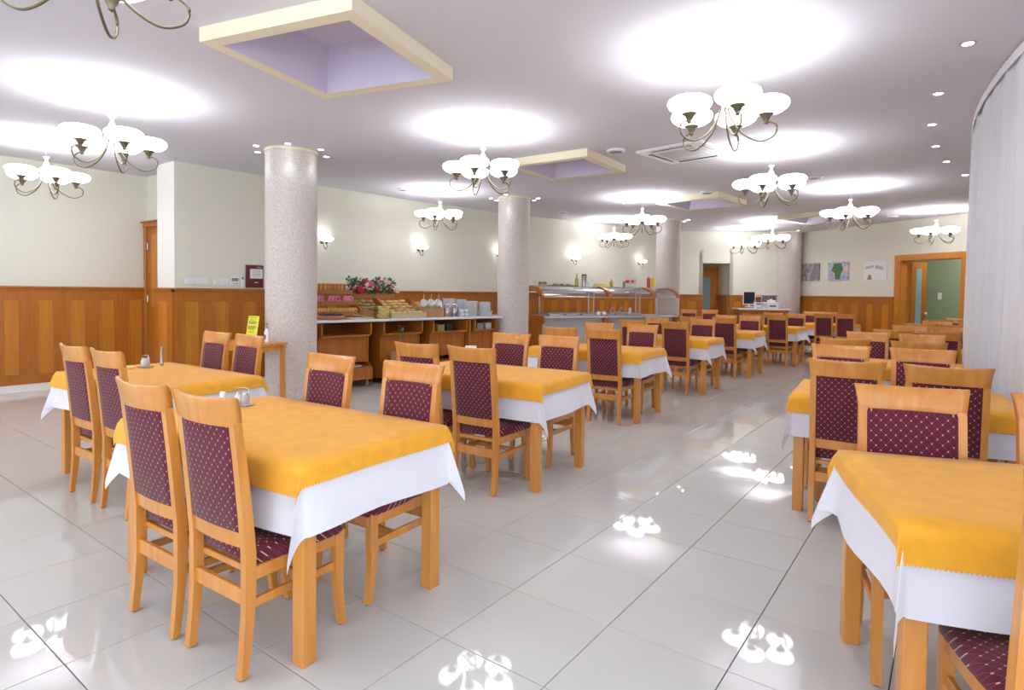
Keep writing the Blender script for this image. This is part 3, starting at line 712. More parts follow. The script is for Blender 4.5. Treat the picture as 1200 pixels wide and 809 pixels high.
D = {'T1': 'at the nearest table of the left row', 'T0': 'at the leftmost table beside the panelled wall', 'T2': 'at the second table of the left row', 'T3': 'at the third table of the left row',
     'T4': 'at the fourth table of the left row', 'T5': 'at the fifth table of the left row', 'T6': 'at the sixth table of the left row', 'T7': 'at the last table under the framed pictures',
     'R1': 'at the nearest table on the right', 'R2': 'at the second table on the right', 'R3': 'at the third table on the right', 'R4': 'at the fourth table on the right', 'R5': 'at the fifth table on the right', 'R6': 'at the farthest table on the right'}
table((-1.90, 1.28), -1, R(3.5), 1.34, D['T1'], 1, [0.31, 0.77], [0.33, 0.98], ndy=0.13, fdy=0.10)
table((-4.07, 1.60), -1, R(2), 1.34, D['T0'], 2, [0.10, 0.60], [0.60, 1.10], ndy=0.10, fdy=0.24)
table((-2.31, 3.43), -1, R(5), 1.34, D['T2'], 3, [0.40, 0.90], [0.40, 0.90], ndy=0.19, fdy=0.24)
table((-2.70, 5.95), -1, R(5), 1.34, D['T3'], 4, [0.34, 0.86], [0.34, 0.92], ndy=0.14)
table((-2.77, 8.28), -1, R(2), 1.34, D['T4'], 5, [0.38, 1.02], [0.36, 1.1], ndy=0.12)
table((-2.75, 10.55), -1, R(0), 1.34, D['T5'], 6, [0.40, 0.98], [0.30, 0.75], ndy=0.14)
table((-2.50, 12.88), -1, R(0), 1.34, D['T6'], 7, [0.32, 0.78], [0.22, 0.68], ndy=0.12)
table((-1.85, 15.0), -1, R(-8), 1.34, D['T7'], 8, [0.02, 0.46], [0.72, 1.1], ndy=0.14)
table((-0.09, 2.04), 1, R(19), 1.12, D['R1'], 9, [(0.33, -0.28)], [])
chair(-0.12, 2.95, R(194.5), 'burgundy dotted chair, far side left seat, '+D['R1'], 'burgundy dining chairs')
chair(0.415, 3.09, R(194.5), 'burgundy dotted chair, far side right seat, '+D['R1'], 'burgundy dining chairs')
table((-0.82, 4.22), 1, R(5), 1.15, D['R2'], 10, [0.30, 0.79], [0.21, 0.74], ndy=0.14, fdy=0.17)
table((-1.03, 6.38), 1, R(0), 1.10, D['R3'], 11, [0.24, 0.80], [0.30, 0.78], ndy=0.15)
table((-0.85, 8.48), 1, R(0), 1.05, D['R4'], 12, [0.29, 0.74], [0.40, 0.82], ndy=0.15)
table((-0.55, 10.75), 1, R(-6), 1.0, D['R5'], 13, [0.2, 0.62], [0.25, 0.72], ndy=0.15)
table((-0.45, 12.95), 1, R(-14), 1.10, D['R6'], 14, [0.30, 0.8], [0.3, 0.8], ndy=0.15)
chair(-5.47, 15.0, R(200), 'burgundy chair, left one of two in front of the far wall niche', 'burgundy dining chairs')
chair(-5.0, 15.2, R(200), 'burgundy chair, right one of two in front of the far wall niche', 'burgundy dining chairs')

# table settings
def condiments(x, y, rz, label):
    z = TOPZ+0.010
    t = thing('condiment_set', label, 'condiment set', (x, y, z), rz)
    obj('tray', MB().box((0, 0, 0.004), (0.11, 0.07, 0.008), 0.002), 'steel', t)
    for dx, m1 in ((-0.025, 'ceramic'), (0.022, 'grey_panel')):
        s = obj('shaker', MB().lathe([(0.018, 0.008), (0.02, 0.012), (0.019, 0.05), (0.014, 0.058)], 12, (dx, 0, 0)), m1, t)
        obj('shaker_cap', MB().lathe([(0.014, 0.058), (0.015, 0.068), (0.006, 0.074)], 12, (dx, 0, 0)), 'steel', s)
    obj('handle', MB().tube(bez([(-0.045, 0, 0.008), (-0.045, 0, 0.08), (-0.02, 0, 0.095), (0.03, 0, 0.095), (0.048, 0, 0.075), (0.048, 0, 0.008)], 20), 0.0025, 5), 'steel', t)
    return t
condiments(-3.12, 1.72, R(20), 'salt and pepper set in a wire caddy on the nearest left table')
o = obj('toothpick_holder', MB().lathe([(0.016, 0), (0.018, 0.004), (0.016, 0.07), (0.012, 0.072)], 14), 'ceramic', None, (-3.21, 1.66, TOPZ+0.010)); tag(o, 'small white toothpick cup beside the caddy on the nearest left table', 'holder')
condiments(-5.2, 2.06, R(10), 'salt and pepper set in a wire caddy on the leftmost table')
o = obj('bud_vase', MB().lathe([(0.012, 0), (0.015, 0.003), (0.011, 0.02), (0.011, 0.15), (0.013, 0.155)], 12), 'steel', None, (-5.24, 2.2, TOPZ+0.010)); tag(o, 'thin upright grey cylinder on the leftmost table', 'vase')
t = thing('folded_napkins', 'small fan of yellow napkins on the leftmost table', 'napkin', (-5.25, 1.92, TOPZ+0.010)); 
for k in range(3): obj('napkin', MB().prism([(-0.09, -0.03), (0.06, -0.05), (0.08, 0.04), (-0.05, 0.05)], k*0.006, k*0.006+0.004), 'napkin_yellow', t, rz=R(k*14-14))
condiments(-2.35, 15.3, 0, 'tiny salt and pepper set on the last table under the pictures')
def standing_card(name, x, y, z, w_, h, rz, label, paper, tilt=R(10), lines=((0.8, 0.7), (0.7, 0.6), (0.6, 0.66), (0.5, 0.5)), cat='sign'):
    t = thing(name, label, cat, (x, y, z), rz); M = Matrix.Rotation(tilt, 4, 'X')
    c = M @ Vector((0, 0, h/2)); b = MB(); b.box(c, (w_, 0.004, h), 0, M=M); obj('sheet', b, paper, t)
    ln = MB()
    for fz, fw in lines:
        p = M @ Vector((-(1-fw)*0.15*w_, -0.0035, h*fz)); ln.box(p, (w_*fw, 0.002, h*0.018), 0, M=M)
    obj('text_lines', ln, 'ink', t)
    ft = MB(); ft.box((0, 0.035, 0.003), (w_*0.8, 0.09, 0.006)); obj('foot', ft, 'white_plastic', t)
    return t
standing_card('table_card', -3.47, 4.05, TOPZ+0.010, 0.10, 0.155, R(36), 'small white printed card standing on the second table of the left row', 'paper', R(-6), ((0.55, 0.35), (0.36, 0.5), (0.3, 0.5)))

# ------------------------------------------------------------------ side table beside the nearest column
st = thing('side_table', 'small wooden side table in front of the nearest column holding a yellow notice', 'table', (-6.60, 3.74, 0), R(6))
obj('tabletop', MB().box((0, 0, 0.785), (0.80, 0.42, 0.03), 0.004), OAK, st)
mb = MB(); mb.box((0, -0.17, 0.735), (0.70, 0.02, 0.07)); mb.box((0, 0.17, 0.735), (0.70, 0.02, 0.07)); mb.box((0.35, 0, 0.735), (0.02, 0.34, 0.07)); mb.box((-0.35, 0, 0.735), (0.02, 0.34, 0.07)); obj('apron', mb, OAK, st)
lm = MB().box((0, 0, 0.385), (0.05, 0.05, 0.77), 0.003).mesh('side_leg', OAK)
for sx in (-1, 1):
    for sy in (-1, 1): obj('leg', lm, None, st, (sx*0.355, sy*0.17, 0))
standing_card('notice_stand', -6.70, 3.80, 0.80, 0.155, 0.30, R(20), 'bright yellow printed notice in a tilted stand on the small side table', 'yellow_paper', R(-12),
              ((0.94, 0.7), (0.84, 0.3), (0.77, 0.75), (0.73, 0.75), (0.69, 0.6), (0.58, 0.75), (0.54, 0.75), (0.50, 0.7), (0.46, 0.5), (0.35, 0.5)))
t = thing('pump_bottle', 'white hand sanitizer pump bottle on the side table by the column', 'bottle', (-6.42, 3.84, 0.80))
obj('bottle', MB().lathe([(0.034, 0), (0.036, 0.01), (0.034, 0.12), (0.014, 0.15), (0.014, 0.165)], 16, sy=0.7), 'white_plastic', t)
obj('pump_head', MB().lathe([(0.015, 0.16), (0.015, 0.18), (0.006, 0.185), (0.006, 0.205), (0.012, 0.207), (0.012, 0.22)], 10).box((0.018, 0, 0.214), (0.05, 0.012, 0.01)), 'grey_plastic', t)
obj('print_patch', MB().box((0.004, -0.0252, 0.06), (0.03, 0.002, 0.05)), 'maroon', t, label='small red and blue label print')
t = thing('small_dish', 'small white dish beside the pump bottle on the side table', 'dish', (-6.36, 3.64, 0.80)); obj('dish', MB().lathe([(0.04, 0), (0.06, 0.012), (0.057, 0.013), (0.0, 0.006)], 16), 'ceramic', t)

# ------------------------------------------------------------------ wall fixtures above the left wainscot
def wf(y, z, w_, h, dep, name, label, cat, mt):
    a, b = wl[0], wl[1]; t_ = (y-a.y)/(b.y-a.y); p = a.lerp(b, t_); d = (b-a).normalized()
    t = thing(name, label, cat, (p.x, p.y, z), math.atan2(d.y, d.x))
    # local +x along wall, local -y into the room
    obj('body', MB().box((0, -dep/2-0.001, 0), (w_, dep, h), 0.003), mt, t); return t
t = wf(3.985, 1.515, 0.31, 0.085, 0.012, 'light_switch_panel', 'row of four white light switches above the panelling, left of the control box', 'switch', 'white_plastic')
for k in range(4): obj('switch_rocker', MB().box((-0.114+k*0.076, -0.016, 0), (0.055, 0.008, 0.055), 0.002), 'ceramic', t)
t = wf(4.315, 1.51, 0.20, 0.085, 0.012, 'light_switch_panel', 'shorter white switch plate next to the thermostat', 'switch', 'white_plastic')
for k in range(2): obj('switch_rocker', MB().box((-0.05+k*0.09, -0.016, 0), (0.055, 0.008, 0.055), 0.002), 'ceramic', t)
t = wf(4.505, 1.53, 0.125, 0.125, 0.022, 'thermostat', 'square white wall controller with a grey display, left of the remote', 'thermostat', 'white_plastic')
obj('display', MB().box((0, -0.0245, 0.02), (0.095, 0.003, 0.045)), 'lcd', t); obj('button_strip', MB().box((0.01, -0.0245, -0.035), (0.06, 0.003, 0.012)), 'grey_plastic', t)
t = wf(4.62, 1.53, 0.05, 0.17, 0.022, 'remote_control', 'slim white remote control in a wall holder beside the maroon board', 'remote', 'white_plastic')
obj('display', MB().box((0, -0.0245, 0.045), (0.03, 0.003, 0.035)), 'lcd', t)
t = wf(4.80, 1.605, 0.26, 0.335, 0.03, 'key_box', 'dark red folder board with a white printed sheet standing on the panelling ledge', 'board', 'maroon')
obj('sheet', MB().box((0.02, -0.034, 0.04), (0.19, 0.004, 0.14)), 'paper', t)
ln = MB()
for k in range(6): ln.box((0.02, -0.037, 0.09-k*0.018), (0.13, 0.002, 0.005))
ln.box((0.06, -0.034, 0.135), (0.07, 0.004, 0.02)); obj('text_lines', ln, 'grey_plastic', t)
obj('emblem', MB().box((0.02, -0.034, -0.09), (0.06, 0.003, 0.012)), 'cream_metal', t)

# pictures on the far right wall
ang = math.atan2(rd.y, rd.x)
def picture(s, z, w_, h, label, mt, extra):
    c = FR_A+rd*s-rn*0.015; t = thing('picture', label, 'picture', (c.x, c.y, z), ang, 'unframed pictures on the far wall')
    obj('canvas', MB().box((0, 0, 0), (w_, 0.02, h)), mt, t)
    for nm, pts, mm in extra:
        q = MB(); q.slab(pts, (0, -0.0115, 0), (1, 0, 0), (0, 0, 1), (0, 1, 0), 0.002); obj(nm, q, mm, t)
picture(0.40, 2.05, 0.58, 0.46, 'left picture of three, grey print of rocks', 'print_rock', [('dark_shape', [(0.0, -0.2), (0.26, -0.2), (0.27, 0.12), (0.1, 0.16)], 'grey_plastic')])
picture(1.27, 2.04, 0.62, 0.47, 'middle picture of three, green tree in front of blue hills', 'print_hills', [('tree_shape', [(-0.08, -0.2), (0.06, -0.2), (0.1, -0.02), (0.16, 0.0), (0.1, 0.2), (-0.12, 0.2), (-0.2, 0.02), (-0.1, -0.04)], 'leaf'), ('hill_shape', [(0.1, 0.0), (0.3, -0.02), (0.3, 0.18), (0.24, 0.14)], 'petal_pale')])
picture(2.30, 2.02, 0.60, 0.45, 'right picture of three, faint line drawing on white', 'paper', [('drawn_line', [(-0.26, 0.05), (-0.04, 0.08), (-0.03, 0.14), (-0.24, 0.11)], 'grey_panel'), ('drawn_line', [(0.0, 0.06), (0.2, 0.02), (0.22, 0.08), (0.02, 0.14)], 'grey_panel'), ('drawn_line', [(-0.2, -0.2), (-0.08, -0.2), (-0.1, -0.1), (-0.16, -0.08)], 'roll_green')])

# ------------------------------------------------------------------ bread buffet counter
CZ = 1.0
Bc = Vector((-6.98, 4.72)); Be = Vector((-6.40, 8.34)); bd = (Be-Bc).normalized(); bn = Vector((-bd.y, bd.x)); BL = (Be-Bc).length; bang = math.atan2(bd.y, bd.x)
def BP(s, d): v = Bc+bd*s+bn*d; return v.x, v.y          # s along front edge, d back from it
bc = thing('buffet_counter', 'long white-topped buffet counter along the left wall carrying bread and plates', 'counter', (0, 0, 0))
mb = MB(); x, y = BP(BL/2, 0.42); mb.box((x, y, CZ-0.02), (BL, 0.84, 0.04), 0.004, bang); obj('worktop', mb, 'white_top', bc)
mb = MB(); x, y = BP(BL/2-0.2, 0.80); mb.box((x, y, 0.48), (BL-0.4, 0.04, 0.94), 0, bang); obj('back_board', mb, WDD, bc)
for s in (0.02, BL-0.7): mb = MB(); x, y = BP(s+0.02, 0.45); mb.box((x, y, 0.48), (0.04, 0.7, 0.95), 0, bang); obj('end_panel', mb, WD, bc)
UN = [(0.28, 0.80), (1.28, 0.72), (2.20, 0.72), (3.08, 0.50)]
def unit(s0, w_, label):
    t = thing('serving_trolley', label, 'trolley', (*BP(s0+w_/2, 0.06), 0), bang, 'wheeled trolleys under the buffet')
    prof = [(0.0, 0.10), (0.55, 0.10), (0.55, 0.94), (0.02, 0.94), (0.02, 0.78), (0.12, 0.71), (0.12, 0.36), (0.02, 0.29), (0.0, 0.27)]
    for sx in (-1, 1):
        q = MB(); q.slab(prof, (sx*(w_/2-0.012), 0, 0), (0, 1, 0), (0, 0, 1), (1, 0, 0), 0.024); obj('side_panel', q, WD, t)
    obj('upper_shelf', MB().box((0, 0.28, 0.755), (w_-0.05, 0.5, 0.022), 0.003), WP, t)
    obj('cabinet_front', MB().box((0, 0.15, 0.55), (w_-0.05, 0.02, 0.38)), WD, t)
    obj('base_box', MB().box((0, 0.27, 0.20), (w_-0.03, 0.52, 0.18), 0.004), WD, t)
    obj('back_panel', MB().box((0, 0.53, 0.83), (w_-0.05, 0.015, 0.14)), WDD, t)
    for sx in (-1, 1):
        for sy in (0.06, 0.48):
            q = MB(); q.lathe([(0.032, -0.012), (0.035, -0.008), (0.035, 0.008), (0.032, 0.012)], 14)
            q.v = [(x_*0+z_+0, x_, y_) for x_, y_, z_ in q.v]
            q.box((0, 0, 0.045), (0.03, 0.03, 0.03)); obj('castor', q, 'grey_plastic', t, (sx*(w_/2-0.06), sy, 0.036))
    return t
ul = ['first wheeled wooden trolley under the bread end of the buffet, a dish on its base', 'second wheeled wooden trolley under the buffet, with a box in front', 'third wheeled wooden trolley under the jars', 'fourth wheeled wooden trolley under the plate stacks by the middle column']
for (s0, w_), lb in zip(UN, ul): unit(s0, w_, lb)
def put(s, d, z=CZ): return (*BP(s, d), z)
t = thing('bowl', 'white bowl with a dark red filling on the base of the first trolley', 'bowl', (*BP(0.86, 0.135), 0.29)); obj('bowl', MB().lathe([(0.03, 0), (0.05, 0.004), (0.085, 0.03), (0.08, 0.031), (0.04, 0.012), (0, 0.012)], 18), 'ceramic', t); obj('filling', MB().ball((0, 0, 0.022), (0.03, 0.03, 0.012)), 'maroon', t)
t = thing('wooden_box', 'plain light wooden box standing in front of the second trolley', 'box', (*BP(1.52, -0.13), 0)); 
mb = MB()
for sx, sy, lx, ly in ((-0.17, 0, 0.015, 0.26), (0.17, 0, 0.015, 0.26), (0, -0.125, 0.34, 0.015), (0, 0.125, 0.34, 0.015)): mb.box((sx, sy, 0.26), (lx, ly, 0.5), 0.002)
mb.box((0, 0, 0.02), (0.32, 0.24, 0.02)); obj('box_body', mb, 'cardboard', t)
obj('cross_rail', MB().box((0.3, 0, 0.44), (0.26, 0.2, 0.1), 0.003), OAK, t)
pt = thing('potted_plant', 'thin green plant rising from the box in front of the second trolley', 'plant', (*BP(1.46, -0.13), 0.03))
obj('pot', MB().lathe([(0.04, 0), (0.055, 0.09), (0.05, 0.09), (0, 0.08)], 12), 'grey_plastic', pt)
obj('stem', MB().tube([(0, 0, 0.08), (0.01, 0, 0.4), (0, 0.01, 0.82)], 0.004), 'leaf', pt)
mb = MB(); rr = random.Random(3)
for k in range(46):
    z = rr.uniform(0.45, 0.85); a = rr.uniform(0, 6.28); l_ = rr.uniform(0.03, 0.07); c = Vector((0.02*math.cos(a), 0.02*math.sin(a), z)); e = Vector((math.cos(a), math.sin(a), 0.5))*l_; sd = Vector((-math.sin(a), math.cos(a), 0))*0.011
    mb.add([c, c+e*0.5+sd, c+e, c+e*0.5-sd], [(0, 1, 2, 3)])
obj('leaves', mb, 'leaf', pt, kind='stuff')
for k, (s, lb, mt) in enumerate(((2.38, 'khaki tin stored in the open compartment of the third trolley', 'roll_green'), (2.56, 'dark box stored in the open compartment of the third trolley', 'dark_plastic'), (3.22, 'dark grey crate stored in the fourth trolley', 'grey_plastic'), (3.42, 'light grey plastic crate stored in the fourth trolley', 'grey_panel'))):
    o = obj('storage_box', MB().box((0, 0, 0.055), (0.13, 0.2, 0.11), 0.006), mt, None, (*BP(s, 0.2), 0.766), bang); tag(o, lb, 'box')

# --- food ---
def local(name, label, cat, s, d, z=CZ, group=None): return thing(name, label, cat, put(s, d, z), bang, group)
def basket_mb(w_, dep, h, t_=0.012, flare=0.015):
    mb = MB(); o_ = [(-w_/2, -dep/2), (w_/2, -dep/2), (w_/2, dep/2), (-w_/2, dep/2)]
    def ring(f, z, ins=0): return [(x*(1+0)+math.copysign(f-ins, x), y+math.copysign(f-ins, y), z) for x, y in o_]
    mb.rings([ring(0, 0), ring(flare, h), ring(flare, h, t_), ring(0, t_, t_)], smooth=False); mb.tube([Vector(p) for p in ring(flare, h)]+[Vector(ring(flare, h)[0])], 0.007, 5)
    return mb
# three-tier bread rack
TR = [(0.34, 1.16-CZ+0.00, 0.50, 0.34), ]
rk = local('bread_rack', 'three-tier wicker bread rack at the left end of the buffet', 'rack', 0.62, 0.40)
tiers = [(0.05, 0.10, 0.82), (0.20, 0.20, 0.74), (0.36, 0.30, 0.68)]     # z, y-offset, width
for k, (z, yo, w_) in enumerate(tiers): obj('basket_tier', basket_mb(w_, 0.24, 0.05), 'wicker', rk, (0.02-0.02*k, yo-0.15, z))
mb = MB()
for sx in (-0.34, 0.34):
    mb.tube([(sx, -0.10, 0), (sx, 0.28, 0.36)], 0.007); mb.tube([(sx, 0.28, 0), (sx, 0.28, 0.36)], 0.007)
obj('rack_frame', mb, 'wicker', rk)
for sx in (-0.2, 0.14):
    for k in (1, 2): obj('ring_handle', MB().tube([(sx+0.025*math.cos(a), tiers[k][1]-0.15-0.145, tiers[k][0]+0.02+0.022*math.sin(a)) for a in [i*0.5236 for i in range(13)]], 0.004, 5), 'wicker', rk)
toast = MB().slab([(-0.05, 0), (0.05, 0), (0.055, 0.08), (0.06, 0.115), (0.04, 0.14), (0, 0.13), (-0.04, 0.14), (-0.06, 0.115), (-0.055, 0.08)], (0, 0, 0), (0, 1, 0), (0, 0, 1), (1, 0, 0), 0.018).mesh('toast_slice', 'toast')
def onrack(name, me, k, xs, dy, dz, labels, cat, group, rz=0.0, tilt=None, rnd=0.0, roty=0.0):
    z, yo, w_ = tiers[k]
    for n_, x_ in enumerate(xs):
        p = Vector(Bc)+bd*(0.62+0.02-0.02*k+x_)+bn*(0.40+yo-0.15+dy+random.uniform(-rnd, rnd))
        o = obj(name, me, None, None, (p.x, p.y, CZ+z+dz), bang+rz+random.uniform(-0.2, 0.2)); o.rotation_euler.x = tilt or 0; o.rotation_euler.y = roty+random.uniform(-.1, .1); tag(o, labels.format(ORD[n_]), cat, group)
onrack('toast_slice', toast, 2, [-0.28+i*0.035 for i in range(17)], 0.0, 0.015, 'browned toast slice, {} from the left in the top tier of the bread rack', 'bread', 'toast slices on the top tier')
donut = MB()
donut.rings([[((0.042+0.022*math.cos(b))*math.cos(a), 0.024*math.sin(b), (0.042+0.022*math.cos(b))*math.sin(a)) for b in [i*math.pi/4 for i in range(8)]] for a in [j*math.pi/6 for j in range(13)]], cap=False)
dme = donut.mesh('donut', 'pink_icing')
onrack('donut', dme, 1, [-0.24, -0.20, -0.15, -0.02, 0.03, 0.09, 0.2, 0.24, 0.28], -0.03, 0.075, 'pink iced donut, {} from the left in the middle tier of the bread rack', 'donut', 'pink donuts on the middle tier', rnd=0.03, rz=0.5)
bun = MB().ball((0, 0, 0), (0.034, 0.055, 0.05), 12, 8).mesh('bun', 'bread')
onrack('bread_bun', bun, 0, [-0.30+i*0.055 for i in range(12)], 0.0, 0.065, 'golden bun, {} from the left in the lowest tier of the bread rack', 'bun', 'buns on the lowest tier')
t = local('berry_basket', 'round wicker basket of dark sweets in front of the bread rack', 'basket', 0.46, 0.14)
obj('basket', MB().lathe([(0.15, 0), (0.18, 0.02), (0.19, 0.055), (0.18, 0.06), (0.17, 0.03), (0, 0.025)], 24), 'wicker', t)
mb = MB(); rr = random.Random(5)
for k in range(150):
    a = rr.uniform(0, 6.28); r_ = 0.165*math.sqrt(rr.random()); mb.ball((r_*math.cos(a), r_*math.sin(a), 0.055+rr.uniform(0, 0.02)), rr.uniform(0.009, 0.014), 6, 4)
obj('sweets', mb, 'dark_berry', t, kind='stuff')
t = local('cutting_board', 'pale wooden cutting board on the buffet edge beside the round basket', 'board', 0.88, 0.12); obj('board', MB().box((0, 0, 0.012), (0.40, 0.20, 0.022), 0.005), 'wicker_cream', t)
def tongs(s, d, z, rz, label):
    t = thing('serving_tongs', label, 'tongs', put(s, d, z), rz)
    for k in (-1, 1): obj('arm', MB().tube(bez([(-0.11, 0, 0.03), (0, k*0.012, 0.025), (0.08, k*0.022, 0.01), (0.11, k*0.012, 0.004)], 12), 0.005, 5), 'steel', t)
tongs(0.90, 0.12, CZ+0.024, bang-0.3, 'steel bread tongs lying on the cutting board'); 
t = local('utensil_basket', 'small square wicker box with tongs, left of the yellow napkins', 'basket', 1.09, 0.25); obj('basket', basket_mb(0.22, 0.16, 0.12), 'wicker', t)
tongs(1.09, 0.25, CZ+0.14, bang+0.5, 'steel tongs resting across the small square wicker box')
for k in range(8):
    x_ = random.uniform(-0.01, 0.01); q = MB(); N = 10; rs = []
    for j in range(2): rs.append([(-0.1+0.2*i/N, (-0.085, 0.085)[j]+0.006*math.sin(i*1.3+k), 0.004*math.sin(i*1.1+k*2)+0.006) for i in range(N+1)])
    rs.append([(x0, y0, z0-0.012) for x0, y0, z0 in rs[1]]); rs.append([(x0, y0, z0-0.012) for x0, y0, z0 in rs[0]]); rs.append(rs[0])
    q.rings(rs, closed=False); o = obj('folded_napkin', q, 'napkin_yellow', None, (put(1.25, 0.13)[0], put(1.25, 0.13)[1], CZ+0.014+k*0.023), bang+x_*12); tag(o, f'folded yellow napkin, {ORD[k]} from the bottom of the stack beside the wicker box', 'napkin', 'stacked yellow napkins')
# flowers
fl = local('flower_box', 'red, pink and cream flower arrangement in a wooden trough behind the bread rack', 'flowers', 1.44, 0.74)
obj('trough', MB().box((0, 0, 0.19), (0.80, 0.16, 0.37), 0.004), 'wicker', fl)
mb = MB(); rr = random.Random(11)
for k in range(800):
    a = rr.uniform(0, 6.28); c = Vector((rr.uniform(-0.42, 0.42), rr.uniform(-0.10, 0.08), 0.34+rr.uniform(0, 0.28)*(1-abs(rr.uniform(-0.3, 0.3))))); l_ = rr.uniform(0.04, 0.09)
    e = Vector((math.cos(a), math.sin(a), rr.uniform(-0.3, 1)))*l_; sd = Vector((-math.sin(a), math.cos(a), rr.uniform(-.5, .5)))*0.020; mb.add([c, c+e*0.5+sd, c+e, c+e*0.5-sd], [(0, 1, 2, 3)])
obj('foliage', mb, 'leaf', fl, kind='stuff')
for (x_, z_, r_, mt) in ((-0.25, 0.37, 0.075, 'petal_red'), (-0.18, 0.50, 0.05, 'petal_red'), (-0.14, 0.45, 0.045, 'petal_pale'), (-0.06, 0.46, 0.055, 'petal_pink'), (0.05, 0.38, 0.04, 'petal_red'), (0.07, 0.50, 0.035, 'petal_pink'), (0.2, 0.51, 0.045, 'petal_pale'), (0.26, 0.49, 0.04, 'petal_pale'), (-0.36, 0.40, 0.035, 'petal_pink'), (-0.1, 0.38, 0.025, 'petal_pale'), (0.42, 0.36, 0.055, 'petal_pale'), (0.3, 0.42, 0.03, 'petal_pink')):
    q = MB()
    for k in range(7):
        a = k*0.9; q.ball((r_*0.5*math.cos(a), -0.02, r_*0.5*math.sin(a)), (r_*0.42, r_*0.4, r_*0.42), 7, 5)
    q.ball((0, -0.03, 0), r_*0.35, 7, 5); obj('blossom', q, mt, fl, (x_, -0.11, z_+0.06))
# roll display cases (slanted wooden bins)
def bin_case(s, w_, label, d=0.50):
    t = local('bread_bin', label, 'bin', s, d)
    pr_ = [(-0.25, 0), (0.22, 0), (0.22, 0.30), (0.10, 0.30), (-0.25, 0.10)]
    for sx in (-1, 1): obj('side_panel', MB().slab(pr_, (sx*w_/2, 0, 0), (0, 1, 0), (0, 0, 1), (1, 0, 0), 0.016), WD, t)
    obj('back_panel', MB().box((0, 0.22, 0.15), (w_, 0.016, 0.30)), WD, t); obj('front_lip', MB().box((0, -0.25, 0.05), (w_, 0.014, 0.10)), WD, t)
    obj('sloping_floor', MB().box((0, -0.015, 0.13), (w_-0.02, 0.45, 0.012), 0, M=Matrix.Rotation(R(22), 4, 'X')), WD, t)
    return t
bin_case(1.22, 0.44, 'slanted wooden bread bin with seeded rolls behind the yellow napkins', 0.44)
bin_case(1.76, 0.60, 'slanted wooden bread bin with pale rolls left of the jar rack', 0.44)
roll = MB().ball((0, 0, 0), (0.07, 0.033, 0.03), 12, 7); rg = roll.mesh('roll', 'roll_green'); rp_ = roll.mesh('roll', 'roll_pale')
rr = random.Random(21)
for n_, (s0, w_, me_, lb, grp) in enumerate(((1.22, 0.44, rg, 'seeded roll in the left slanted bin', 'seeded rolls in the left bin'), (1.76, 0.60, rp_, 'pale roll in the right slanted bin', 'pale rolls in the right bin'))):
    for row in range(4):
        for c_ in range(4 if w_ > 0.5 else 3):
            x_ = -w_/2+0.08+c_*0.125+rr.uniform(-.01, .01); yy = -0.19+row*0.11; zz = 0.13+0.40*(yy+0.015)+0.045+rr.uniform(0, 0.012)
            v = Bc+bd*(s0+x_)+bn*(0.44+yy); o = obj('bread_roll', me_, None, None, (v.x, v.y, CZ+zz), bang+rr.uniform(-0.5, 0.5)); tag(o, f'{lb}, {ORD[row]} row from the front, {ORD[c_]} from the left', 'bread roll', grp)
# cream basket tray with buns
t = local('cream_basket', 'long cream wicker basket along the buffet edge in front of the pale rolls', 'basket', 1.70, 0.11); obj('basket', basket_mb(0.62, 0.16, 0.085), 'wicker_cream', t)
bn2 = MB().ball((0, 0, 0), (0.05, 0.04, 0.035), 12, 7).mesh('round_bun', 'roll_pale')
for k in range(6): v = Bc+bd*(1.45+k*0.10)+bn*0.11; tag(obj('round_bun', bn2, None, None, (v.x, v.y, CZ+0.078), bang), f'round pale bun, {ORD[k]} from the left in the cream wicker basket', 'bun', 'buns in the cream basket')
t = local('preserve_jar', 'glass jar with olive-yellow contents at the right end of the cream basket', 'jar', 1.98, 0.24); obj('jar', MB().lathe([(0.055, 0), (0.06, 0.01), (0.06, 0.13), (0.045, 0.15), (0.045, 0.16)], 16), 'roll_green', t)
# jar rack
jr = local('jar_rack', 'beige slanted rack holding three tilted white jars with spoons', 'rack', 2.20, 0.26)
obj('rack_body', MB().slab([(-0.16, 0), (0.14, 0), (0.14, 0.22), (0.05, 0.24), (-0.16, 0.13)], (0, 0, 0), (0, 1, 0), (0, 0, 1), (1, 0, 0), 0.42), 'cardboard', jr)
Mx = Matrix.Rotation(R(50), 4, 'X')
for k in range(3):
    q = MB().lathe([(0.05, 0), (0.055, 0.01), (0.062, 0.07), (0.058, 0.075), (0.045, 0.03), (0, 0.025)], 16); q.v = [tuple(Mx @ Vector(p)) for p in q.v]
    v = Bc+bd*(2.20-0.14+k*0.14)+bn*(0.18); z_ = CZ+0.20
    t = thing('spoon_jar', ('left', 'middle', 'right')[k]+' white ceramic jar with a spoon in the beige rack', 'jar', (v.x, v.y, z_), bang, 'jars in the beige rack'); obj('jar', q, 'ceramic', t)
    obj('spoon', MB().tube([(0, -0.02, 0.03), (0.02+0.015*k, -0.0, 0.17)], 0.005), 'steel', t)
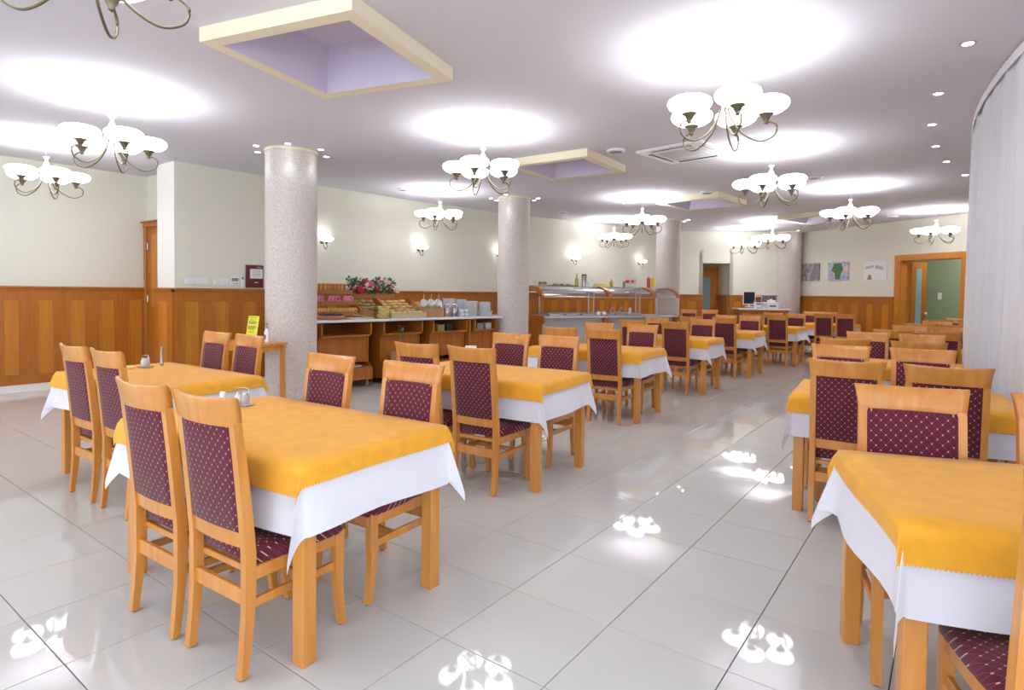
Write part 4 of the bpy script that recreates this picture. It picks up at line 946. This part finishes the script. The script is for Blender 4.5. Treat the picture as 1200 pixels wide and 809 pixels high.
# cereal glasses
for k, (s, lb) in enumerate(((2.50, 'left'), (2.65, 'right'))):
    t = local('cereal_jar', f'clear jar of pinkish cereal, {lb} of the pair before the plates', 'jar', s, 0.10)
    obj('glass', MB().lathe([(0.06, 0), (0.062, 0.005), (0.062, 0.17), (0.045, 0.19), (0.045, 0.2)], 18, cap=False), 'clear_acrylic', t); obj('cereal', MB().lathe([(0.055, 0.004), (0.056, 0.13)], 16), 'pinkcereal', t)
    obj('lid', MB().lathe([(0.047, 0.198), (0.05, 0.205), (0.0, 0.215)], 16), 'ceramic', t)
t = local('napkin_holder', 'tall white and grey dispenser between the jar rack and the cereal jars', 'holder', 2.48, 0.34); obj('body', MB().box((0, 0, 0.11), (0.10, 0.14, 0.22), 0.01), 'white_plastic', t); obj('front_print', MB().box((0, -0.072, 0.06), (0.07, 0.004, 0.08)), 'grey_plastic', t)
cup = MB().lathe([(0.025, 0), (0.04, 0.01), (0.045, 0.06), (0.042, 0.06), (0.036, 0.012), (0, 0.01)], 14).mesh('cup', 'ceramic')
for k, s in enumerate((2.80, 2.90)):
    for j in range(2): v = Bc+bd*s+bn*0.10; tag(obj('white_cup', cup, None, None, (v.x, v.y, CZ+j*0.062), bang), ('lower', 'upper')[j]+' white cup in the '+('left', 'right')[k]+' cup stack before the plates', 'cup', 'stacked white cups')
plate = MB().lathe([(0.05, 0), (0.06, 0.002), (0.106, 0.004), (0.11, 0.012), (0.104, 0.0138), (0.06, 0.005), (0, 0.004)], 20).mesh('dinner_plate', 'plate_grey')
for k, (s, d, n_, nm) in enumerate(((2.76, 0.40, 21, 'leftmost tallest'), (2.97, 0.34, 20, 'second'), (3.0, 0.11, 18, 'third'), (3.17, 0.28, 18, 'fourth'), (3.38, 0.17, 17, 'rightmost'))):
    for j in range(n_): v = Bc+bd*s+bn*d; tag(obj('dinner_plate', plate, None, None, (v.x+random.uniform(-.003, .003), v.y+random.uniform(-.003, .003), CZ+j*0.0142), 0), f'grey plate, {ORD[j]} from the bottom of the {nm} plate stack on the buffet', 'plate', f'plates of the {nm} stack')
t = local('relish_dish', 'square white dish with red contents at the right end of the buffet', 'dish', 3.56, 0.36); obj('dish', basket_mb(0.16, 0.16, 0.07, 0.008), 'ceramic', t); obj('red_food', MB().ball((0, 0, 0.07), (0.06, 0.06, 0.035)), 'sauce', t)
t = local('spoon_rest', 'small steel dish of spoons at the right tip of the buffet', 'dish', 3.58, 0.11); obj('dish', MB().lathe([(0.05, 0), (0.08, 0.012), (0.0, 0.006)], 16), 'steel', t); obj('spoon', MB().tube([(-0.06, 0, 0.02), (0.05, 0.03, 0.025)], 0.006), 'steel', t)

# ------------------------------------------------------------------ heated serving counter
Sa = Vector((-6.38, 9.5)); Sb = Vector((-4.86, 12.45)); sd_ = (Sb-Sa).normalized(); sn = Vector((-sd_.y, sd_.x)); SL = (Sb-Sa).length; sang = math.atan2(sd_.y, sd_.x); SZ = 0.965
def S(s, d, z=0): v = Sa+sd_*s+sn*d; return (v.x, v.y, z)
sc = thing('serving_counter', 'heated serving counter with steel top, wood brackets and curved sneeze guards', 'counter', S(0, 0), sang)
obj('steel_top', MB().box((SL/2, 0.35, SZ-0.0125), (SL, 0.78, 0.025), 0.004), 'steel', sc)
obj('tray_rail', MB().box((SL/2, -0.10, SZ-0.02), (SL-0.05, 0.10, 0.02), 0.004), 'white_top', sc)
obj('front_panel', MB().box((SL/2, 0.02, 0.62), (SL-0.1, 0.03, 0.62)), 'grey_panel', sc)
obj('plinth', MB().box((SL/2, 0.08, 0.16), (SL-0.2, 0.03, 0.30)), 'dark_plastic', sc)
prof = [(-0.15, 0.86), (-0.15, 0.955), (-0.05, 0.975), (0.74, 0.975), (0.74, 0.0), (0.06, 0.0), (0.06, 0.72), (-0.02, 0.78)]
obj('end_panel', MB().slab(prof, (0, 0, 0), (0, 1, 0), (0, 0, 1), (1, 0, 0), 0.035), WD, sc); obj('end_panel', MB().slab(prof, (SL, 0, 0), (0, 1, 0), (0, 0, 1), (1, 0, 0), 0.035), WD, sc)
for s in (SL*0.44, SL*0.80): obj('bracket', MB().box((s, -0.08, SZ-0.09), (0.10, 0.14, 0.10), 0.01), WD, sc)
GZ = 1.555
guards = [(0.0, 1.55), (1.58, 2.68), (2.71, 3.36)]
def arc(r0, n=10, full=False):
    a1 = math.pi if full else math.pi*0.5; return [(r0*math.cos(a1*k/n), r0*0.62*math.sin(a1*k/n)) for k in range(n+1)]
for gi, (a, b) in enumerate(guards):
    for e, x_ in enumerate((a, b-0.02)):
        full = (gi == 0 and e == 0)
        ao = [(0.33+0.43*math.cos(t), 1.335+0.225*math.sin(t)) for t in [math.pi-math.pi*k/16 for k in range(17)]]
        ai = [(0.33+0.37*math.cos(t), 1.335+0.175*math.sin(t)) for t in [math.pi*k/16 for k in range(17)]]
        if full: ai = [(0.33+0.29*math.cos(t), 1.335+0.13*math.sin(t)) for t in [math.pi*k/16 for k in range(17)]]
        q = MB(); n = 17
        for k in range(16):
            q.slab([ao[k], ao[k+1], ai[15-k], ai[16-k]], (x_, 0, 0), (0, 1, 0), (0, 0, 1), (1, 0, 0), 0.05)
        obj('guard_arch', q, WD, sc)
    q = MB(); pts = [(0.33-0.41*math.cos(t), 1.335+0.205*math.sin(t)) for t in [math.pi*0.5*k/10 for k in range(11)]]
    q.rings([[(x_, y_, z_) for y_, z_ in pts] for x_ in (a+0.015, b-0.035)], closed=False); obj('curved_screen', q, 'clear_acrylic', sc)
    obj('front_strip', MB().box(((a+b)/2, -0.08, 1.335), (b-a-0.04, 0.014, 0.014)), 'steel', sc)
    obj('guard_shelf', MB().box(((a+b)/2, 0.42, GZ-0.008), (b-a-0.02, 0.30, 0.014), 0.002), 'grey_panel', sc)
    obj('lamp_canopy', MB().box(((a+b)/2, 0.42, 1.47), (b-a-0.1, 0.22, 0.05), 0.004), 'steel', sc)
for x_ in (0.19, 1.36, 1.49, 2.58, 2.69, 3.16, 3.25):
    obj('post', MB().lathe([(0.014, SZ), (0.014, 1.46)], 10, (x_, 0.40, 0)), 'steel', sc)
def food_pan(s, w_, label, mt):
    t = thing('food_pan', label, 'pan', S(s, 0.34, SZ+0.001), sang, 'steel pans in the serving counter')
    q = basket_mb(w_, 0.46, 0.035, 0.01, 0.012); obj('pan', q, 'steel', t); obj('food', MB().box((0, 0, 0.016), (w_-0.03, 0.43, 0.012), 0.004), mt, t)
for k, s in enumerate((0.42, 0.80, 1.18, 1.66, 2.0, 2.34)): food_pan(s, 0.30, ('first', 'second', 'third', 'fourth', 'fifth', 'sixth')[k]+' steel food pan from the left in the serving counter', ('white_top', 'grey_panel', 'white_top', 'steel', 'steel', 'grey_panel')[k])
def at_shelf(name, label, cat, s, d=0.40, z=GZ, group=None): return thing(name, label, cat, S(s, d, z), sang, group)
t = at_shelf('bread_platter', 'mound of small breads on top of the left sneeze guard', 'platter', 0.26)
obj('platter', MB().lathe([(0.09, 0), (0.12, 0.012), (0, 0.008)], 16), 'wicker', t)
for k in range(7): obj('bread_piece', MB().ball((0.06*math.cos(k), 0.06*math.sin(k), 0.045+0.01*(k % 3)), (0.035, 0.03, 0.025), 8, 5), 'roll_green', t)
t = at_shelf('snack_tray', 'dark oblong tray of pastries on the left sneeze guard', 'tray', 0.72); obj('tray', MB().box((0, 0, 0.008), (0.62, 0.22, 0.016), 0.004), 'dark_plastic', t)
for k in range(9): obj('pastry', MB().ball((-0.2+0.05*k, 0.02*math.sin(k*2), 0.035), (0.03, 0.03, 0.022), 8, 5), ('bread', 'roll_green', 'ceramic')[k % 3], t)
def bottle(name, s, label, h, r_, mt, capm, cat='bottle', d=0.40):
    t = at_shelf(name, label, cat, s, d); obj('bottle', MB().lathe([(r_*0.95, 0), (r_, 0.005), (r_, h*0.55), (r_*0.35, h*0.75), (r_*0.3, h*0.92)], 14), mt, t)
    obj('stopper', MB().lathe([(r_*0.32, h*0.92), (r_*0.2, h*0.97), (r_*0.1, h)], 10), capm, t)
bottle('oil_bottle', 1.06, 'tall oil bottle with a pourer on the left sneeze guard', 0.26, 0.04, 'oil', 'dark_plastic')
t = at_shelf('cutlery_holder', 'tall steel cylinder holding cutlery on the sneeze guard', 'holder', 1.24); obj('cylinder', MB().lathe([(0.05, 0), (0.052, 0.2), (0.058, 0.22)], 18), 'steel', t)
q = MB()
for k in range(9): a = k*0.7; q.tube([(0.03*math.cos(a), 0.03*math.sin(a), 0.18), (0.045*math.cos(a), 0.045*math.sin(a), 0.255)], 0.008, 5)
obj('cutlery', q, 'dark_plastic', t)
t = at_shelf('glass_tumbler', 'small clear tumbler right of the cutlery cylinder', 'glass', 1.36); obj('tumbler', MB().lathe([(0.03, 0), (0.033, 0.09)], 14), 'plate_grey', t)
t = at_shelf('napkin_pile', 'loose pile of yellow napkins on the middle sneeze guard', 'napkin', 1.68)
for k in range(4): obj('napkin', MB().prism([(-0.17, -0.08), (0.15, -0.09), (0.19, 0.03), (0.02, 0.1), (-0.16, 0.08)], k*0.018, k*0.018+0.014), 'napkin_yellow', t, rz=R(k*9-12))
bottle('oil_bottle', 1.93, 'short oil bottle on the middle sneeze guard', 0.17, 0.04, 'oil', 'dark_plastic')
for k, s in enumerate((2.17, 2.26)): t = at_shelf('shaker', ('left', 'right')[k]+' small metal shaker beside the flower bowl', 'shaker', s); obj('shaker', MB().lathe([(0.03, 0), (0.03, 0.1), (0.02, 0.13)], 12), ('ceramic', 'grey_plastic')[k], t)
t = at_shelf('flower_bowl', 'white bowl of pink and red flowers on the sneeze guard', 'flowers', 2.44)
obj('bowl', MB().lathe([(0.04, 0), (0.07, 0.03), (0.08, 0.06), (0.07, 0.06), (0, 0.05)], 16), 'ceramic', t)
rr = random.Random(2)
for k in range(13): a = rr.uniform(0, 6.28); obj('blossom', MB().ball((0.09*math.cos(a)*rr.random()**.5*1.2, 0.07*math.sin(a), 0.09+rr.uniform(0, 0.08)), rr.uniform(0.022, 0.034), 8, 5), rr.choice(['petal_pink', 'petal_pale', 'petal_pale', 'petal_red']), t)
def sauce(s, label, mt): 
    t = at_shelf('sauce_bottle', label, 'bottle', s); obj('bottle', MB().lathe([(0.036, 0), (0.038, 0.01), (0.038, 0.2), (0.03, 0.215)], 14), mt, t); obj('nozzle', MB().lathe([(0.03, 0.215), (0.012, 0.225), (0.006, 0.255)], 12), mt, t)
sauce(2.92, 'red squeeze sauce bottle at the right end of the sneeze guards', 'ketchup'); sauce(3.04, 'yellow squeeze sauce bottle at the right end of the sneeze guards', 'mustard')
def ladle(s, label, rz): 
    t = thing('ladle', label, 'ladle', S(s, 0.22, SZ+0.04), sang+rz); obj('ladle_handle', MB().tube(bez([(-0.02, 0, 0.02), (0.03, 0, 0.09), (0.08, 0, 0.13), (0.12, 0, 0.11), (0.11, 0, 0.08)], 16), 0.007, 6), 'steel', t); obj('ladle_bowl', MB().lathe([(0.01, 0), (0.04, 0.02), (0.045, 0.035), (0.03, 0.02), (0, 0.015)], 12, (-0.03, 0, 0)), 'steel', t)
ladle(1.78, 'steel ladle standing in the fourth food pan', 0.2); ladle(2.02, 'steel ladle standing in the fifth food pan', 0.4)
t = thing('sauce_jug', 'white sauce jugs pair beside the posts on the steel counter', 'jug', S(1.42, 0.12, SZ), sang)
for k in (0, 1): obj('jug', MB().lathe([(0.03, 0), (0.045, 0.02), (0.04, 0.08), (0.035, 0.08), (0, 0.02)], 14, (k*0.13, 0, 0)), 'ceramic', t)
t = thing('salt_pot', 'single white pot right of the ladles on the steel counter', 'pot', S(2.28, 0.2, SZ+0.037), sang); obj('pot', MB().lathe([(0.025, 0), (0.03, 0.01), (0.028, 0.1), (0.015, 0.12)], 12), 'ceramic', t)

# ------------------------------------------------------------------ reception desk at the far wall
Da = Vector((-4.33, 15.35)); dd = (Vector((-3.55, 15.85))-Da).normalized(); dn = Vector((-dd.y, dd.x)); dang = math.atan2(dd.y, dd.x); DZ = 1.09
def DP(s, d, z=0): v = Da+dd*s+dn*d; return (v.x, v.y, z)
dk = thing('reception_desk', 'small reception desk with white top below the far wall, left of the farthest column', 'desk', DP(0, 0), dang)
obj('desk_top', MB().box((0.65, 0.3, DZ-0.02), (1.3, 0.6, 0.04), 0.004), 'white_top', dk); obj('desk_body', MB().box((0.66, 0.32, (DZ-0.04)/2), (1.2, 0.5, DZ-0.04), 0.004), WD, dk)
t = thing('computer_monitor', 'dark monitor with pale frame at the left on the reception desk', 'monitor', DP(0.36, 0.32, DZ), dang-0.2)
obj('stand', MB().box((0, 0.02, 0.03), (0.18, 0.12, 0.02), 0.003).box((0, 0.03, 0.1), (0.05, 0.02, 0.14)), 'white_plastic', t); obj('frame', MB().box((0, 0, 0.25), (0.30, 0.03, 0.34), 0.006), 'white_plastic', t); obj('screen', MB().box((0, -0.018, 0.26), (0.26, 0.006, 0.30)), 'screen', t)
t = thing('letter_tray', 'stack of white letter trays on the reception desk', 'tray', DP(0.56, 0.14, DZ), dang)
for k in range(3): obj('tray_shelf', MB().box((0, 0, 0.02+k*0.055), (0.22, 0.2, 0.012)).box((0, -0.095, 0.03+k*0.055), (0.22, 0.006, 0.02)), 'plate_grey', t)
for sx in (-1, 1): obj('tray_side', MB().box((sx*0.11, 0, 0.08), (0.008, 0.2, 0.16)), 'white_plastic', t)
t = thing('printer', 'white desktop printer right of the letter trays on the reception desk', 'printer', DP(0.86, 0.18, DZ), dang)
obj('body', MB().box((0, 0, 0.08), (0.30, 0.24, 0.16), 0.01), 'plate_grey', t); obj('paper_slot', MB().box((0, -0.122, 0.06), (0.16, 0.006, 0.03)), 'dark_plastic', t); obj('paper_tray', MB().box((0.02, 0.05, 0.18), (0.2, 0.03, 0.06), 0.003), 'paper', t)
t = thing('poster_board', 'colourful poster display leaning behind the printer', 'poster', DP(0.86, 0.40, DZ), dang); obj('board', MB().box((0, 0, 0.17), (0.40, 0.015, 0.30)), 'print_colour', t); obj('white_flash', MB().slab([(-0.02, 0.05), (0.05, 0.05), (0.10, 0.24), (0.03, 0.24)], (0, -0.01, 0), (1, 0, 0), (0, 0, 1), (0, 1, 0), 0.003), 'paper', t)
t = thing('framed_photo', 'small brown picture frame between the monitor and the poster board', 'picture frame', DP(0.60, 0.36, DZ), dang); obj('frame', MB().box((0, 0, 0.17), (0.17, 0.015, 0.28), 0.003), 'white_plastic', t); obj('print', MB().box((0, -0.01, 0.18), (0.14, 0.004, 0.22)), WDD, t)
o = obj('wall_switch', MB().box((0, 0, 0), (0.09, 0.012, 0.17), 0.002), 'white_plastic', None, (*Q(4.0-1.9, 2.39), 1.45), math.atan2(rd.y, rd.x)); tag(o, 'white switch plate on the green wall beyond the right doorway', 'switch')
